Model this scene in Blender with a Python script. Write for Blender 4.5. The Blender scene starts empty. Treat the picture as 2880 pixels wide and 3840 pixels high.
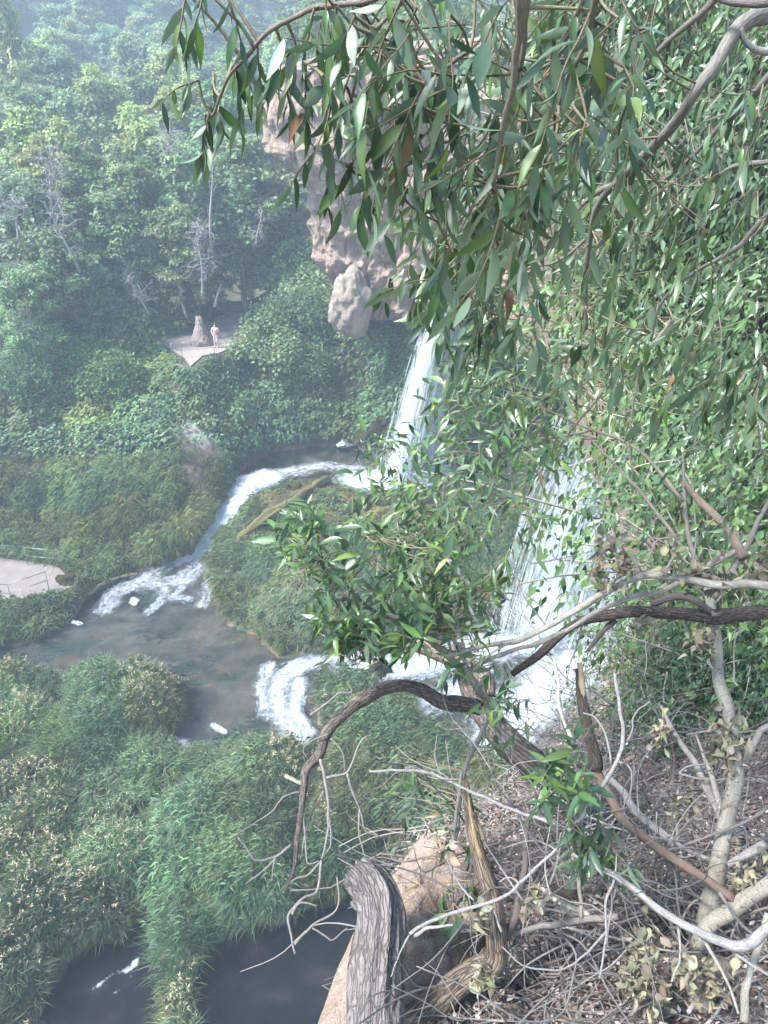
import bpy, math, random
import numpy as np
from mathutils import Matrix, Vector

# ---------------------------------------------------------------- camera, sky, sun, exposure
scn = bpy.context.scene
FPX = 2662.0                      # focal length in photo pixels (2880 x 3840)
CAM = np.array([0.0, 0.0, 22.0])
PITCH, ROLL = math.radians(60.0), math.radians(2.5)
MW = Matrix.Rotation(PITCH, 4, 'X') @ Matrix.Rotation(ROLL, 4, 'Z')
cd = bpy.data.cameras.new('camera')
cam = bpy.data.objects.new('camera', cd)
scn.collection.objects.link(cam)
cam.matrix_world = Matrix.Translation(Vector(CAM)) @ MW
cd.sensor_fit = 'VERTICAL'
cd.sensor_height = 24.0
cd.lens = 24.0 * FPX / 3840.0
cd.clip_start, cd.clip_end = 0.05, 2000.0
scn.camera = cam

SUN_EL, SUN_AZ = math.radians(54), math.radians(-105)      # azimuth from +Y towards +X
world = bpy.data.worlds.new('World'); scn.world = world
world.use_nodes = True
wn = world.node_tree.nodes
sky = wn.new('ShaderNodeTexSky'); sky.sky_type = 'NISHITA'; sky.sun_disc = False
sky.sun_elevation = SUN_EL; sky.sun_rotation = SUN_AZ
sky.air_density = 1.5; sky.dust_density = 0.5; sky.ozone_density = 2.0
world.node_tree.links.new(sky.outputs[0], wn['Background'].inputs[0])
wn['Background'].inputs[1].default_value = 0.085
sl = bpy.data.lights.new('sun', 'SUN'); sl.energy = 3.2; sl.angle = math.radians(14); sl.color = (1.0, 0.985, 0.95)
so = bpy.data.objects.new('sun', sl); scn.collection.objects.link(so)
sdir = Vector((math.sin(SUN_AZ) * math.cos(SUN_EL), math.cos(SUN_AZ) * math.cos(SUN_EL), math.sin(SUN_EL)))
so.rotation_euler = sdir.to_track_quat('Z', 'Y').to_euler()
scn.view_settings.view_transform = 'Standard'; scn.view_settings.look = 'None'
scn.view_settings.exposure = 2.88; scn.view_settings.gamma = 1.0
scn.view_settings.use_curve_mapping = False
scn.render.engine = 'CYCLES'
scn.cycles.max_bounces = 6; scn.cycles.diffuse_bounces = 3; scn.cycles.glossy_bounces = 2
scn.cycles.transmission_bounces = 4; scn.cycles.transparent_max_bounces = 12; scn.cycles.volume_bounces = 0
scn.cycles.use_denoising = True
scn.cycles.caustics_reflective = False; scn.cycles.caustics_refractive = False

HAZE_DENSITY = 0.0020

# ---------------------------------------------------------------- small maths helpers
R3 = np.array(MW.to_3x3())
def ray(px, py):
    px = np.asarray(px, float); py = np.asarray(py, float)
    d = np.stack([(px - 1440) / FPX, (1920 - py) / FPX, -np.ones_like(px)], -1)
    return d @ R3.T
def Pr(px, py, r):                       # at range r along the line of sight
    d = ray(px, py); d = d / np.linalg.norm(d, axis=-1, keepdims=True)
    return CAM + d * np.asarray(r, float)[..., None]
def Pz(px, py, z):
    d = ray(px, py); t = (np.asarray(z, float) - CAM[2]) / d[..., 2]
    return CAM + d * t[..., None]
def Ph(px, py, D):                       # at ground distance D
    d = ray(px, py); t = np.asarray(D, float) / np.hypot(d[..., 0], d[..., 1])
    return CAM + d * t[..., None]
def proj(p):
    q = (np.asarray(p) - CAM) @ R3
    w = np.where(-q[..., 2] > 0.05, -q[..., 2], 1e-3)
    return 1440 + FPX * q[..., 0] / w, 1920 - FPX * q[..., 1] / w, -q[..., 2]
def nrm(v):
    v = np.asarray(v, float)
    return v / np.maximum(np.linalg.norm(v, axis=-1, keepdims=True), 1e-9)
def sstep(a, b, x):
    t = np.clip((x - a) / (b - a), 0, 1); return t * t * (3 - 2 * t)
def _hash(ix, iy, iz, s):
    h = (ix * 374761393 + iy * 668265263 + iz * 2147483647 + s * 974711) & 0xffffffff
    h = ((h ^ (h >> 13)) * 1274126177) & 0xffffffff
    h = ((h ^ (h >> 16)) * 2246822519) & 0xffffffff
    return ((h ^ (h >> 15)) & 0xffff) / 65535.0
def vnoise(p, s=0):
    p = np.asarray(p, float); i = np.floor(p).astype(np.int64); f = p - i; u = f * f * (3 - 2 * f)
    x, y, z = i[..., 0], i[..., 1], i[..., 2]; r = 0
    for dx in (0, 1):
        for dy in (0, 1):
            for dz in (0, 1):
                w = (u[..., 0] if dx else 1 - u[..., 0]) * (u[..., 1] if dy else 1 - u[..., 1]) * (u[..., 2] if dz else 1 - u[..., 2])
                r = r + w * _hash(x + dx, y + dy, z + dz, s)
    return r * 2 - 1
def fbm(p, oct=4, s=0, lac=2.03, gain=0.5):
    a, r, q = 1.0, 0, np.asarray(p, float)
    for k in range(oct):
        r = r + a * vnoise(q, s + k * 7); q = q * lac + 3.7; a *= gain
    return r
def inpoly(px, py, poly):
    poly = np.asarray(poly, float); c = np.zeros(np.shape(px), bool); n = len(poly)
    for i in range(n):
        x1, y1 = poly[i]; x2, y2 = poly[i - 1]
        if y1 == y2: continue
        c ^= ((y1 > py) != (y2 > py)) & (px < (x2 - x1) * (py - y1) / (y2 - y1) + x1)
    return c
def segdist(px, py, poly, closed=True):
    poly = np.asarray(poly, float); best = np.full(np.shape(px), 1e9); n = len(poly)
    for i in range(0 if closed else 1, n):
        a, b = poly[i - 1], poly[i]; ab = b - a; L = max(ab @ ab, 1e-9)
        t = np.clip(((px - a[0]) * ab[0] + (py - a[1]) * ab[1]) / L, 0, 1)
        best = np.minimum(best, np.hypot(px - a[0] - t * ab[0], py - a[1] - t * ab[1]))
    return best
class RBF:
    def __init__(s, xy, v, lam=0.0, e=0.6):
        s.xy = np.asarray(xy, float); s.e = e
        K = s.k(s.xy); n = len(K); v = np.asarray(v, float)
        A = np.zeros((n + 3, n + 3)); A[:n, :n] = K - lam * np.eye(n)
        P = np.c_[np.ones(n), s.xy]; A[:n, n:] = P; A[n:, :n] = P.T
        s.w = np.linalg.solve(A, np.r_[v, 0, 0, 0])
    def k(s, q):
        return np.sqrt(((q[:, None, :] - s.xy[None]) ** 2).sum(-1) + s.e ** 2)
    def __call__(s, x, y):
        sh = np.shape(x); q = np.c_[np.ravel(x), np.ravel(y)]; out = np.empty(len(q)); n = len(s.xy)
        for i in range(0, len(q), 8000):
            b = q[i:i + 8000]; out[i:i + 8000] = s.k(b) @ s.w[:n] + s.w[n] + b @ s.w[n + 1:]
        return out.reshape(sh)

# ---------------------------------------------------------------- scene helpers
COL = scn.collection
def link(o, parent=None):
    COL.objects.link(o)
    if parent is not None: o.parent = parent
    return o
def tag(o, label=None, cat=None, group=None, kind=None):
    if label: o['label'] = label
    if cat: o['category'] = cat
    if group: o['group'] = group
    if kind: o['kind'] = kind
    return o
def empty(name, loc):
    o = bpy.data.objects.new(name, None); o.location = [float(c) for c in loc]; o.empty_display_size = 0.2
    return link(o)
def mesh(name, V, F, mat=None, col=None, smooth=False, attr=None):
    """V (n,3); F array (m,k) or list of such arrays"""
    Fs = [np.asarray(f, np.int64) for f in (F if isinstance(F, list) else [F]) if len(f)]
    me = bpy.data.meshes.new(name); V = np.asarray(V, np.float32)
    me.vertices.add(len(V)); me.vertices.foreach_set('co', V.ravel())
    li = np.concatenate([f.ravel() for f in Fs]); tot = np.concatenate([np.full(len(f), f.shape[1]) for f in Fs])
    me.loops.add(len(li)); me.loops.foreach_set('vertex_index', li.astype(np.int32))
    me.polygons.add(len(tot)); st = np.r_[0, np.cumsum(tot)[:-1]]
    me.polygons.foreach_set('loop_start', st.astype(np.int32))
    if smooth: me.polygons.foreach_set('use_smooth', np.ones(len(tot), bool))
    if col is not None:
        a = me.color_attributes.new('col', 'FLOAT_COLOR', 'POINT')
        a.data.foreach_set('color', np.c_[np.asarray(col, np.float32), np.ones(len(V), np.float32)].ravel())
    if attr:
        for k, v in attr.items():
            a = me.attributes.new(k, 'FLOAT', 'POINT'); a.data.foreach_set('value', np.asarray(v, np.float32))
    me.update(calc_edges=True); me.validate()
    if mat: me.materials.append(mat)
    return me
def obj(name, me, parent=None, loc=None):
    o = bpy.data.objects.new(name, me)
    if loc is not None: o.location = [float(c) for c in loc]
    return link(o, parent)
def gridfaces(nu, nv):
    i = np.arange(nu - 1)[:, None] * nv + np.arange(nv - 1)[None]
    return np.stack([i, i + nv, i + nv + 1, i + 1], -1).reshape(-1, 4)
def catmull(P, n):
    P = np.asarray(P, float)
    if len(P) == 2: return P[0] + (P[1] - P[0]) * np.linspace(0, 1, n)[:, None]
    Q = np.vstack([2 * P[0] - P[1], P, 2 * P[-1] - P[-2]]); m = len(P) - 1
    t = np.linspace(0, m, n); k = np.minimum(t.astype(int), m - 1); u = (t - k)[:, None]
    a, b, c, d = Q[k], Q[k + 1], Q[k + 2], Q[k + 3]
    return 0.5 * (2 * b + (c - a) * u + (2 * a - 5 * b + 4 * c - d) * u ** 2 + (3 * b - a - 3 * c + d) * u ** 3)
class Tubes:
    """collects tapered tubes into one mesh"""
    def __init__(s): s.V, s.F, s.C, s.n, s.T, s.Q = [], [], [], 0, [], []
    def add(s, pts, rad, sides=6, col=None, rough=0.0, seed=0, cap=True, furrow=0.7):
        pts = np.asarray(pts, float); m = len(pts); rad = np.broadcast_to(np.asarray(rad, float), (m,))
        T = nrm(np.gradient(pts, axis=0)); up = np.array([0.31, 0.22, 0.93])
        if abs(T[0] @ up) > 0.95: up = np.array([1.0, 0, 0])
        N = np.empty_like(T); N[0] = nrm(np.cross(T[0], up))
        for i in range(1, m):
            v = N[i - 1] - T[i] * (N[i - 1] @ T[i]); N[i] = nrm(v)
        B = np.cross(T, N); a = np.linspace(0, 2 * np.pi, sides, endpoint=False)
        ring = N[:, None] * np.cos(a)[None, :, None] + B[:, None] * np.sin(a)[None, :, None]
        rr = rad[:, None, None] * np.ones((1, sides, 1))
        al = np.r_[0, np.cumsum(np.linalg.norm(np.diff(pts, axis=0), axis=1))] / max(rad.max(), 1e-4); ph = s.n * .37 % 50
        s.Q.append(np.stack(np.broadcast_arrays(np.cos(a)[None] + ph, np.sin(a)[None] + 0 * ph, al[:, None] * .45), -1).reshape(-1, 3))
        if rough:
            qq = np.stack(np.broadcast_arrays(np.cos(a)[None] * 2.2 * furrow, np.sin(a)[None] * 2.2 * furrow, al[:, None] * 0.28), -1)
            rr = rr * (1 + rough * fbm(qq + seed * 1.7, 3, seed)[..., None])
        V = (pts[:, None] + ring * rr).reshape(-1, 3)
        i = np.arange(m - 1)[:, None] * sides + np.arange(sides)[None]; j = np.arange(m - 1)[:, None] * sides + (np.arange(sides)[None] + 1) % sides
        s.F.append(np.stack([i, j, j + sides, i + sides], -1).reshape(-1, 4) + s.n)
        s.V.append(V); nv = len(V)
        if cap:
            s.V.append(np.array([pts[0], pts[-1]])); s.Q.append(np.array([[ph, 0, 0], [ph, 0, 1]])); k = np.arange(sides); k2 = (k + 1) % sides; o = (m - 1) * sides
            s.T.append(np.stack([k2, k, np.full(sides, nv)], -1) + s.n)
            s.T.append(np.stack([k + o, k2 + o, np.full(sides, nv + 1)], -1) + s.n); nv += 2
        s.C.append(np.tile(np.asarray(col if col is not None else (0.4, 0.4, 0.4), float), (nv, 1))); s.n += nv
    def mesh(s, name, mat, smooth=True):
        me = mesh(name, np.vstack(s.V), [np.vstack(s.F)] + ([np.vstack(s.T)] if s.T else []), mat, np.vstack(s.C), smooth)
        a = me.attributes.new('tco', 'FLOAT_VECTOR', 'POINT'); a.data.foreach_set('vector', np.vstack(s.Q).astype(np.float32).ravel()); return me

# ---------------------------------------------------------------- materials
def newmat(name):
    m = bpy.data.materials.new(name); m.use_nodes = True; nt = m.node_tree; nt.nodes.clear()
    out = nt.nodes.new('ShaderNodeOutputMaterial'); return m, nt, out
def N(nt, t, **k):
    n = nt.nodes.new(t)
    for a, b in k.items():
        if a.startswith('i_'):
            key = a[2:]; key = int(key) if key.isdigit() else key
            n.inputs[key].default_value = b
        else: setattr(n, a, b)
    return n
def ramp(nt, src, stops):
    r = nt.nodes.new('ShaderNodeValToRGB'); e = r.color_ramp.elements
    while len(e) < len(stops): e.new(0.5)
    for k, (p, c) in enumerate(stops):
        e[k].position = p; e[k].color = (*c, 1) if len(c) == 3 else c
    nt.links.new(src, r.inputs[0]); return r.outputs[0]
def noise(nt, scale, detail=5, rough=0.6, vec=None, dist=0.0):
    n = N(nt, 'ShaderNodeTexNoise'); n.inputs['Scale'].default_value = scale; n.inputs['Detail'].default_value = detail
    n.inputs['Roughness'].default_value = rough; n.inputs['Distortion'].default_value = dist
    if vec is not None: nt.links.new(vec, n.inputs['Vector'])
    return n.outputs[0]
def objco(nt, scale=(1, 1, 1)):
    tc = N(nt, 'ShaderNodeTexCoord'); mp = N(nt, 'ShaderNodeMapping'); mp.inputs['Scale'].default_value = scale
    nt.links.new(tc.outputs['Object'], mp.inputs[0]); return mp.outputs[0]
def mixc(nt, fac, a, b, mode='MIX'):
    m = N(nt, 'ShaderNodeMix', data_type='RGBA', blend_type=mode)
    for v, i in ((fac, 0), (a, 6), (b, 7)):
        if isinstance(v, (int, float)): m.inputs[i].default_value = v
        elif isinstance(v, tuple): m.inputs[i].default_value = (*v, 1)
        else: nt.links.new(v, m.inputs[i])
    return m.outputs[2]
def mth(nt, op, a, b=0.0, clamp=False):
    m = N(nt, 'ShaderNodeMath', operation=op, use_clamp=clamp)
    for v, i in ((a, 0), (b, 1)):
        if isinstance(v, (int, float)): m.inputs[i].default_value = v
        else: nt.links.new(v, m.inputs[i])
    return m.outputs[0]
def bump(nt, h, strength=0.5, dist=0.05):
    b = N(nt, 'ShaderNodeBump'); b.inputs['Strength'].default_value = strength; b.inputs['Distance'].default_value = dist
    nt.links.new(h, b.inputs['Height']); return b.outputs[0]
def foliage_mat(name, transl=0.3, rough=0.5, spec=0.3, back=None, random=0.0, vein=False):
    m, nt, out = newmat(name); L = nt.links.new
    at = N(nt, 'ShaderNodeAttribute', attribute_name='col'); c = at.outputs['Color']
    if random:
        oi = N(nt, 'ShaderNodeObjectInfo'); hv = N(nt, 'ShaderNodeHueSaturation')
        L(mth(nt, 'ADD', mth(nt, 'MULTIPLY', oi.outputs['Random'], 0.05), 0.475), hv.inputs['Hue'])
        L(mth(nt, 'ADD', mth(nt, 'MULTIPLY', oi.outputs['Random'], random), 1 - random * 0.5), hv.inputs['Value'])
        L(c, hv.inputs['Color']); c = hv.outputs[0]
    if back:
        g = N(nt, 'ShaderNodeNewGeometry'); c = mixc(nt, mth(nt, 'MULTIPLY', g.outputs['Backfacing'], 0.75), c, back)
    p = N(nt, 'ShaderNodeBsdfPrincipled'); L(c, p.inputs['Base Color'])
    p.inputs['Roughness'].default_value = rough; p.inputs['Specular IOR Level'].default_value = spec
    if vein:
        L(bump(nt, noise(nt, 60, 3, 0.6, objco(nt)), 0.25, 0.002), p.inputs['Normal'])
    t = N(nt, 'ShaderNodeBsdfTranslucent'); hs = N(nt, 'ShaderNodeHueSaturation'); hs.inputs['Hue'].default_value = 0.48; hs.inputs['Value'].default_value = 1.5
    L(c, hs.inputs['Color']); L(hs.outputs[0], t.inputs[0])
    mx = N(nt, 'ShaderNodeMixShader'); mx.inputs[0].default_value = transl
    L(p.outputs[0], mx.inputs[1]); L(t.outputs[0], mx.inputs[2]); L(mx.outputs[0], out.inputs[0]); return m
def attr_mat(name, rough=0.8, nscale=20, amp=0.5, bstr=0.6, bdist=0.02, stretch=(1, 1, 1), spec=0.2, dark=(0.05, 0.04, 0.035)):
    """colour attribute x noise, with bump"""
    m, nt, out = newmat(name); L = nt.links.new
    at = N(nt, 'ShaderNodeAttribute', attribute_name='col'); co = objco(nt, stretch)
    n1 = noise(nt, nscale, 6, 0.65, co)
    f = ramp(nt, n1, [(0.3, (0, 0, 0)), (0.62, (1, 1, 1))])
    c = mixc(nt, mth(nt, 'SUBTRACT', amp, mth(nt, 'MULTIPLY', f, amp)), at.outputs['Color'], dark)
    p = N(nt, 'ShaderNodeBsdfPrincipled'); L(c, p.inputs['Base Color']); p.inputs['Roughness'].default_value = rough
    p.inputs['Specular IOR Level'].default_value = spec
    L(bump(nt, n1, bstr, bdist), p.inputs['Normal']); L(p.outputs[0], out.inputs[0]); return m
def rock_mat(name, a, b, stain, scale=1.2, streak=0.6, bdist=0.15, orange=None, lichen=None, sx=1.6):
    m, nt, out = newmat(name); L = nt.links.new
    co = objco(nt); n1 = noise(nt, scale, 8, 0.65, co); n2 = noise(nt, scale * 6, 6, 0.7, co); n3 = noise(nt, scale * 30, 4, 0.7, co)
    c = mixc(nt, ramp(nt, n1, [(0.35, (0, 0, 0)), (0.65, (1, 1, 1))]), a, b)
    if orange: c = mixc(nt, ramp(nt, noise(nt, scale * 2.3, 5, 0.6, co, 0.6), [(0.5, (0, 0, 0)), (0.68, (0.8,) * 3)]), c, orange)
    sv = noise(nt, 1.0, 7, 0.7, objco(nt, (sx, sx, sx * .1)), 0.3)
    c = mixc(nt, mth(nt, 'MULTIPLY', ramp(nt, sv, [(0.46, (0, 0, 0)), (0.62, (1, 1, 1))]), streak), c, stain)
    if lichen: c = mixc(nt, ramp(nt, noise(nt, scale * 9, 5, 0.7, co), [(0.6, (0, 0, 0)), (0.68, (1, 1, 1))]), c, lichen)
    c = mixc(nt, mth(nt, 'MULTIPLY', ramp(nt, n3, [(0.36, (1, 1, 1)), (0.54, (0, 0, 0))]), 0.7), c, tuple(x * 0.35 for x in a))
    p = N(nt, 'ShaderNodeBsdfPrincipled'); L(c, p.inputs['Base Color']); p.inputs['Roughness'].default_value = 0.9; p.inputs['Specular IOR Level'].default_value = 0.15
    h = mth(nt, 'ADD', mth(nt, 'MULTIPLY', n2, 0.8), mth(nt, 'MULTIPLY', n3, 0.35))
    L(bump(nt, h, 1.0, bdist * 1.6), p.inputs['Normal']); L(p.outputs[0], out.inputs[0]); return m

M_GROUND = attr_mat('ground', 0.95, 3.0, 0.55, 0.7, 0.08)
M_CLIFF = rock_mat('cliff_rock', (0.58, 0.43, 0.345), (0.47, 0.34, 0.275), (0.12, 0.105, 0.105), 0.6, 0.8, 0.4, (0.58, 0.41, 0.28), sx=3.2)
M_BOULDER = rock_mat('pale_rock', (0.40, 0.32, 0.27), (0.30, 0.24, 0.20), (0.16, 0.14, 0.125), 1.5, 0.3, 0.12, lichen=(0.14, 0.18, 0.08))
M_LEDGEROCK = rock_mat('tan_rock', (0.42, 0.32, 0.26), (0.31, 0.235, 0.195), (0.17, 0.14, 0.12), 3.0, 0.25, 0.03, (0.37, 0.255, 0.165))
M_WHITEROCK = rock_mat('white_rock', (0.5, 0.51, 0.51), (0.4, 0.42, 0.42), (0.4, 0.4, 0.38), 4, 0.1, 0.05)
M_MOSSROCK = rock_mat('moss_rock', (0.15, 0.13, 0.04), (0.045, 0.055, 0.02), (0.03, 0.027, 0.018), 3.5, 0.6, 0.3)
M_LITTER = attr_mat('leaf_litter', 0.95, 26, 0.75, 0.9, 0.02)
def bark_mat(name, crack=34, spots=0.0, patch=9, stretch=(1, 1, 1), amp=0.75, bd=0.012):
    m, nt, out = newmat(name); L = nt.links.new
    at = N(nt, 'ShaderNodeAttribute', attribute_name='col'); co = N(nt, 'ShaderNodeAttribute', attribute_name='tco').outputs['Vector']
    n1, n2, n3 = noise(nt, crack * 2.2, 6, .7, co, .4), noise(nt, patch, 4, .6, co), noise(nt, crack * 6, 3, .6, co)
    vo = N(nt, 'ShaderNodeTexVoronoi', feature='DISTANCE_TO_EDGE'); vo.inputs['Scale'].default_value = crack
    wv = N(nt, 'ShaderNodeVectorMath', operation='ADD'); nz_ = N(nt, 'ShaderNodeTexNoise'); nz_.inputs['Scale'].default_value = crack * .8; L(co, nz_.inputs['Vector'])
    sc_ = N(nt, 'ShaderNodeVectorMath', operation='SCALE'); sc_.inputs['Scale'].default_value = 1.2 / crack; L(nz_.outputs['Color'], sc_.inputs[0]); mpv = N(nt, 'ShaderNodeMapping'); mpv.inputs['Scale'].default_value = (1.25, 1.25, .42); L(co, mpv.inputs[0]); L(mpv.outputs[0], wv.inputs[0]); L(sc_.outputs[0], wv.inputs[1]); L(wv.outputs[0], vo.inputs['Vector'])
    ed = ramp(nt, vo.outputs['Distance'], [(0.0, (0, 0, 0)), (0.16, (1, 1, 1))])
    c = mixc(nt, mth(nt, 'MULTIPLY', ramp(nt, n2, [(.35, (1, 1, 1)), (.65, (0, 0, 0))]), .45), at.outputs['Color'], (0.10, 0.08, 0.065))
    c = mixc(nt, mth(nt, 'MULTIPLY', ramp(nt, n1, [(.4, (1, 1, 1)), (.6, (0, 0, 0))]), amp * .6), c, (0.045, 0.036, 0.03))
    c = mixc(nt, mth(nt, 'MULTIPLY', mth(nt, 'SUBTRACT', 1.0, ed), amp), c, (0.025, 0.02, 0.018))
    if spots:
        sp_m = N(nt, 'ShaderNodeMapping'); sp_m.inputs['Scale'].default_value = (1.6, 1.6, 14); L(co, sp_m.inputs[0]); sp = noise(nt, 1.0, 3, .6, sp_m.outputs[0]); c = mixc(nt, mth(nt, 'MULTIPLY', ramp(nt, sp, [(.58, (0, 0, 0)), (.66, (1, 1, 1))]), spots), c, (0.035, 0.03, 0.026))
    p = N(nt, 'ShaderNodeBsdfPrincipled'); L(c, p.inputs['Base Color']); p.inputs['Roughness'].default_value = .92; p.inputs['Specular IOR Level'].default_value = .12
    h = mth(nt, 'ADD', mth(nt, 'MULTIPLY', ed, .6 * amp), mth(nt, 'ADD', mth(nt, 'MULTIPLY', n1, .5), mth(nt, 'MULTIPLY', n3, .2))); L(bump(nt, h, .9, bd), p.inputs['Normal']); L(p.outputs[0], out.inputs[0]); return m
M_BARK = bark_mat('bark', 3.2, 0, 1.2, amp=.8)
M_LOGBARK = bark_mat('log_bark', 6.0, 0, 1.6, amp=.55, bd=.02)
M_PALEBARK = bark_mat('pale_bark', 3.0, .9, 1.0, (1, 1, 1), .22, .004)
M_TWIG = bark_mat('dry_twig', 2.2, 0, .9, (1, 1, 1), .4, .003)
M_FARBARK = attr_mat('grey_bark', 0.9, 5, 0.4, 0.4, 0.03)
M_LEAF = foliage_mat('shiny_leaf', 0.2, 0.30, 0.5, (0.12, 0.17, 0.11), random=0.5, vein=True)
M_LEAFMASS = foliage_mat('small_leaf', 0.2, 0.4, 0.45, (0.12, 0.17, 0.10))
M_TREE = foliage_mat('tree_leaf', 0.38, 0.55, 0.25, random=0.25)
M_HERB = foliage_mat('herb_leaf', 0.28, 0.5, 0.3)
M_DRYLEAF = foliage_mat('dry_leaf', 0.15, 0.8, 0.1)
rng = np.random.default_rng(7)

# ================================================================ TERRAIN AND WATER
STREAM = [(1800,1700,1.75),(1600,1700,1.7),(1480,1702,1.7),(1400,1692,1.65),(1320,1674,1.6),(1180,1672,1.6),(1050,1690,1.6),(960,1722,1.55),(905,1760,1.5),
    (872,1815,1.3),(835,1880,1.0),(800,1950,0.6),(770,2000,0.4),(725,2070,0.15),(640,2108,0.05),(560,2124,0),(470,2152,0),(330,2235,0),(262,2330,0),(170,2385,0),(0,2435,0),(-400,2500,0),
    (-400,2700,0),(0,2560,0),(300,2545,0),(560,2545,0),(690,2600,0),(680,2700,0),(610,2790,0),(700,2840,0),(850,2810,0),(1000,2790,0),(1150,2800,0),(1230,2770,0),
    (1190,2650,0),(1190,2550,0),(1300,2540,0),(1480,2600,0.1),(1650,2760,0.1),(1900,2900,0.2),(2150,2900,0.4),(2350,2700,0.8),(2400,2500,1.2),(2300,2300,1.4),
    (2100,2230,1.2),(1930,2260,0.8),(1780,2330,0.5),(1620,2400,0.3),(1450,2430,0.1),(1300,2430,0),(1180,2450,0),(1060,2465,0),(1010,2430,0),(965,2380,0),(870,2342,0),(820,2250,0),
    (790,2130,0.05),(805,2070,0.15),(850,2010,0.35),(905,1950,0.7),(950,1895,1.1),(1000,1850,1.4),(1100,1818,1.55),(1250,1812,1.6),(1380,1842,1.6),(1500,1852,1.65),(1650,1880,1.7),(1800,1880,1.75)]
POOL = [(100,4300,-1),(150,3800,-1),(240,3610,-1),(340,3530,-1),(450,3540,-1),(560,3400,-1),(615,3420,-1),(625,3600,-1),(635,3760,-1),(650,4000,-1),(735,4000,-1),(725,3760,-1),(745,3580,-1),(800,3540,-1),(900,3490,-1),(1100,3440,-1),
    (1250,3330,-1),(1500,3230,-1),(1900,3230,-1),(2300,3500,-1),(2300,4300,-1)]
S3 = np.array([Pz(a, b, c) for a, b, c in STREAM]); P3 = np.array([Pz(a, b, c) for a, b, c in POOL])
SXY, PXY = S3[:, :2], P3[:, :2]
zwater = RBF(SXY, S3[:, 2], 0.02, 1.0)

PATH_LOW = np.array([Pz(a, b, 0.9) for a, b in [(-500,2060),(0,2095),(110,2108),(215,2125),(262,2172),(285,2195),(215,2225),(60,2250),(-500,2330)]])[:, :2]
PLAT_Z = 7.2
PLAT = np.array([Pz(a, b, PLAT_Z) for a, b in [(560,1265),(590,1232),(700,1226),(800,1205),(830,1165),(895,1150),(915,1200),(912,1260),(880,1300),(820,1325),(760,1335),(715,1375),(690,1340),(640,1310)]])[:, :2]
STEPS = [Pz(855, 1170, PLAT_Z), Ph(862, 1150, 57.5), Ph(868, 1140, 60.0), Ph(872,1105,66.0)]
ctrl = []
for (x, y, z), (a, b, c) in zip(S3, STREAM): ctrl.append((x, y, z + 0.12))
for (x, y, z) in P3: ctrl.append((x, y, z + 0.2))
def cz(*pts):
    for a, b, z in pts: ctrl.append((*Pz(a, b, z)[:2], z))
def cdist(*pts):
    for a, b, D in pts: ctrl.append(tuple(Ph(a, b, D)))
cz((0,2090,.9),(120,2100,.9),(230,2160,.9),(100,2200,.9),(0,2245,.85),(-300,2150,.9),(180,2290,.35),(60,2350,.3))
cdist((0,2040,38.2),(150,2020,38.0),(350,2060,35.6),(500,2030,35.2),(620,2000,35.0),(300,1900,38.3),(0,1900,40.5),(500,1850,37.6),(650,1900,36.2),(720,1960,35.6),(0,1700,44),(250,1680,42.6),(480,1690,41.2),
    (620,1700,40.6),(300,1500,45.8),(0,1500,48),(550,1520,44.4),(500,1380,46.8),(680,1590,42.0),(700,1690,40.2),(760,1780,38.6),(800,1700,40.8),(850,1660,42.2),
    (950,1620,43.6),(1100,1600,44.6),(1250,1600,44.7),(1400,1610,44.2),(900,1450,46.2),(1100,1420,46.8),(1300,1400,46.8),(1000,1350,47.6),(1450,1450,46.0),(1200,1270,48.6),(1500,1620,43.6),(1600,1500,44.5),(1350,1230,49.5),(1450,1230,48.6),(1550,1250,47),(1640,1320,45.5),(1750,1420,44),(1300,1180,51))
for p in PLAT: ctrl.append((p[0], p[1], PLAT_Z))
for p in STEPS[1:]: ctrl.append(tuple(p))
cz((1010,1870,2.1),(1120,1850,2.0),(1180,1900,1.75),(1290,1880,1.6),(1250,1980,1.2),(1400,1900,1.5),(1000,1990,1.0),(900,2080,.8),(1000,2120,.9),(1150,2150,.9),(1300,2150,1.0),(1450,2050,1.0),(900,2220,.5),(1050,2300,.6),(1150,2350,.6),(1300,2330,.6),(1600,2150,1.3),(1600,1980,1.6),(1500,2280,.7),(1800,2100,1.6),(1280,2620,.5),(1400,2680,.5),
   (150,2700,.5),(400,2650,.6),(560,2680,.5),(100,2950,.6),(400,2850,.5),(600,2950,.5),(900,2950,.5),(1200,2950,.4),(1450,2900,.3),(250,3150,.5),(500,3200,.2),(-100,3300,.5),(60,3500,.1),(350,3350,.2),(750,3200,.2),(1000,3250,.1),(800,3420,-.2),(650,3500,-.5),(680,3800,-.6),(0,3800,-.3),(1300,3100,.2),(1600,3000,.3),(1900,3100,.3))
for x, y, z in [(-14,52,8.2),(-25,55,7.6),(-40,55,8),(-60,60,11),(-5,58,9.5),(3,60,10),(10,62,12),(-30,70,9),(-12,75,10.5),(5,80,12),(-60,90,13),(-25,100,13),(10,105,15),(40,110,24),(-90,70,24),(-90,40,16),(-60,30,5),(-45,20,2),
                (-40,8,1),(-60,-20,3),(0,-20,0),(30,-20,6),(-60,130,26),(-20,130,22),(20,130,26),(-90,160,60),(-40,170,48),(10,170,46),(50,170,55),(-120,120,55),(-150,60,50),(-120,240,95),(-40,250,90),(40,250,92),(100,200,85),
                (-200,200,100),(-220,0,60),(-200,320,130),(0,320,125),(150,320,125),(160,100,60),(160,-25,40),(60,60,20),(60,20,18),(20,30,3),(14,42,4),(22,12,4),(30,50,12),(12,0,2),(-14,0,-.5),(-30,-25,1)]:
    ctrl.append((x, y, z))
ctrl = np.array(ctrl); _rbf = RBF(ctrl[:, :2], ctrl[:, 2], 0.03, 0.5)

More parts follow.
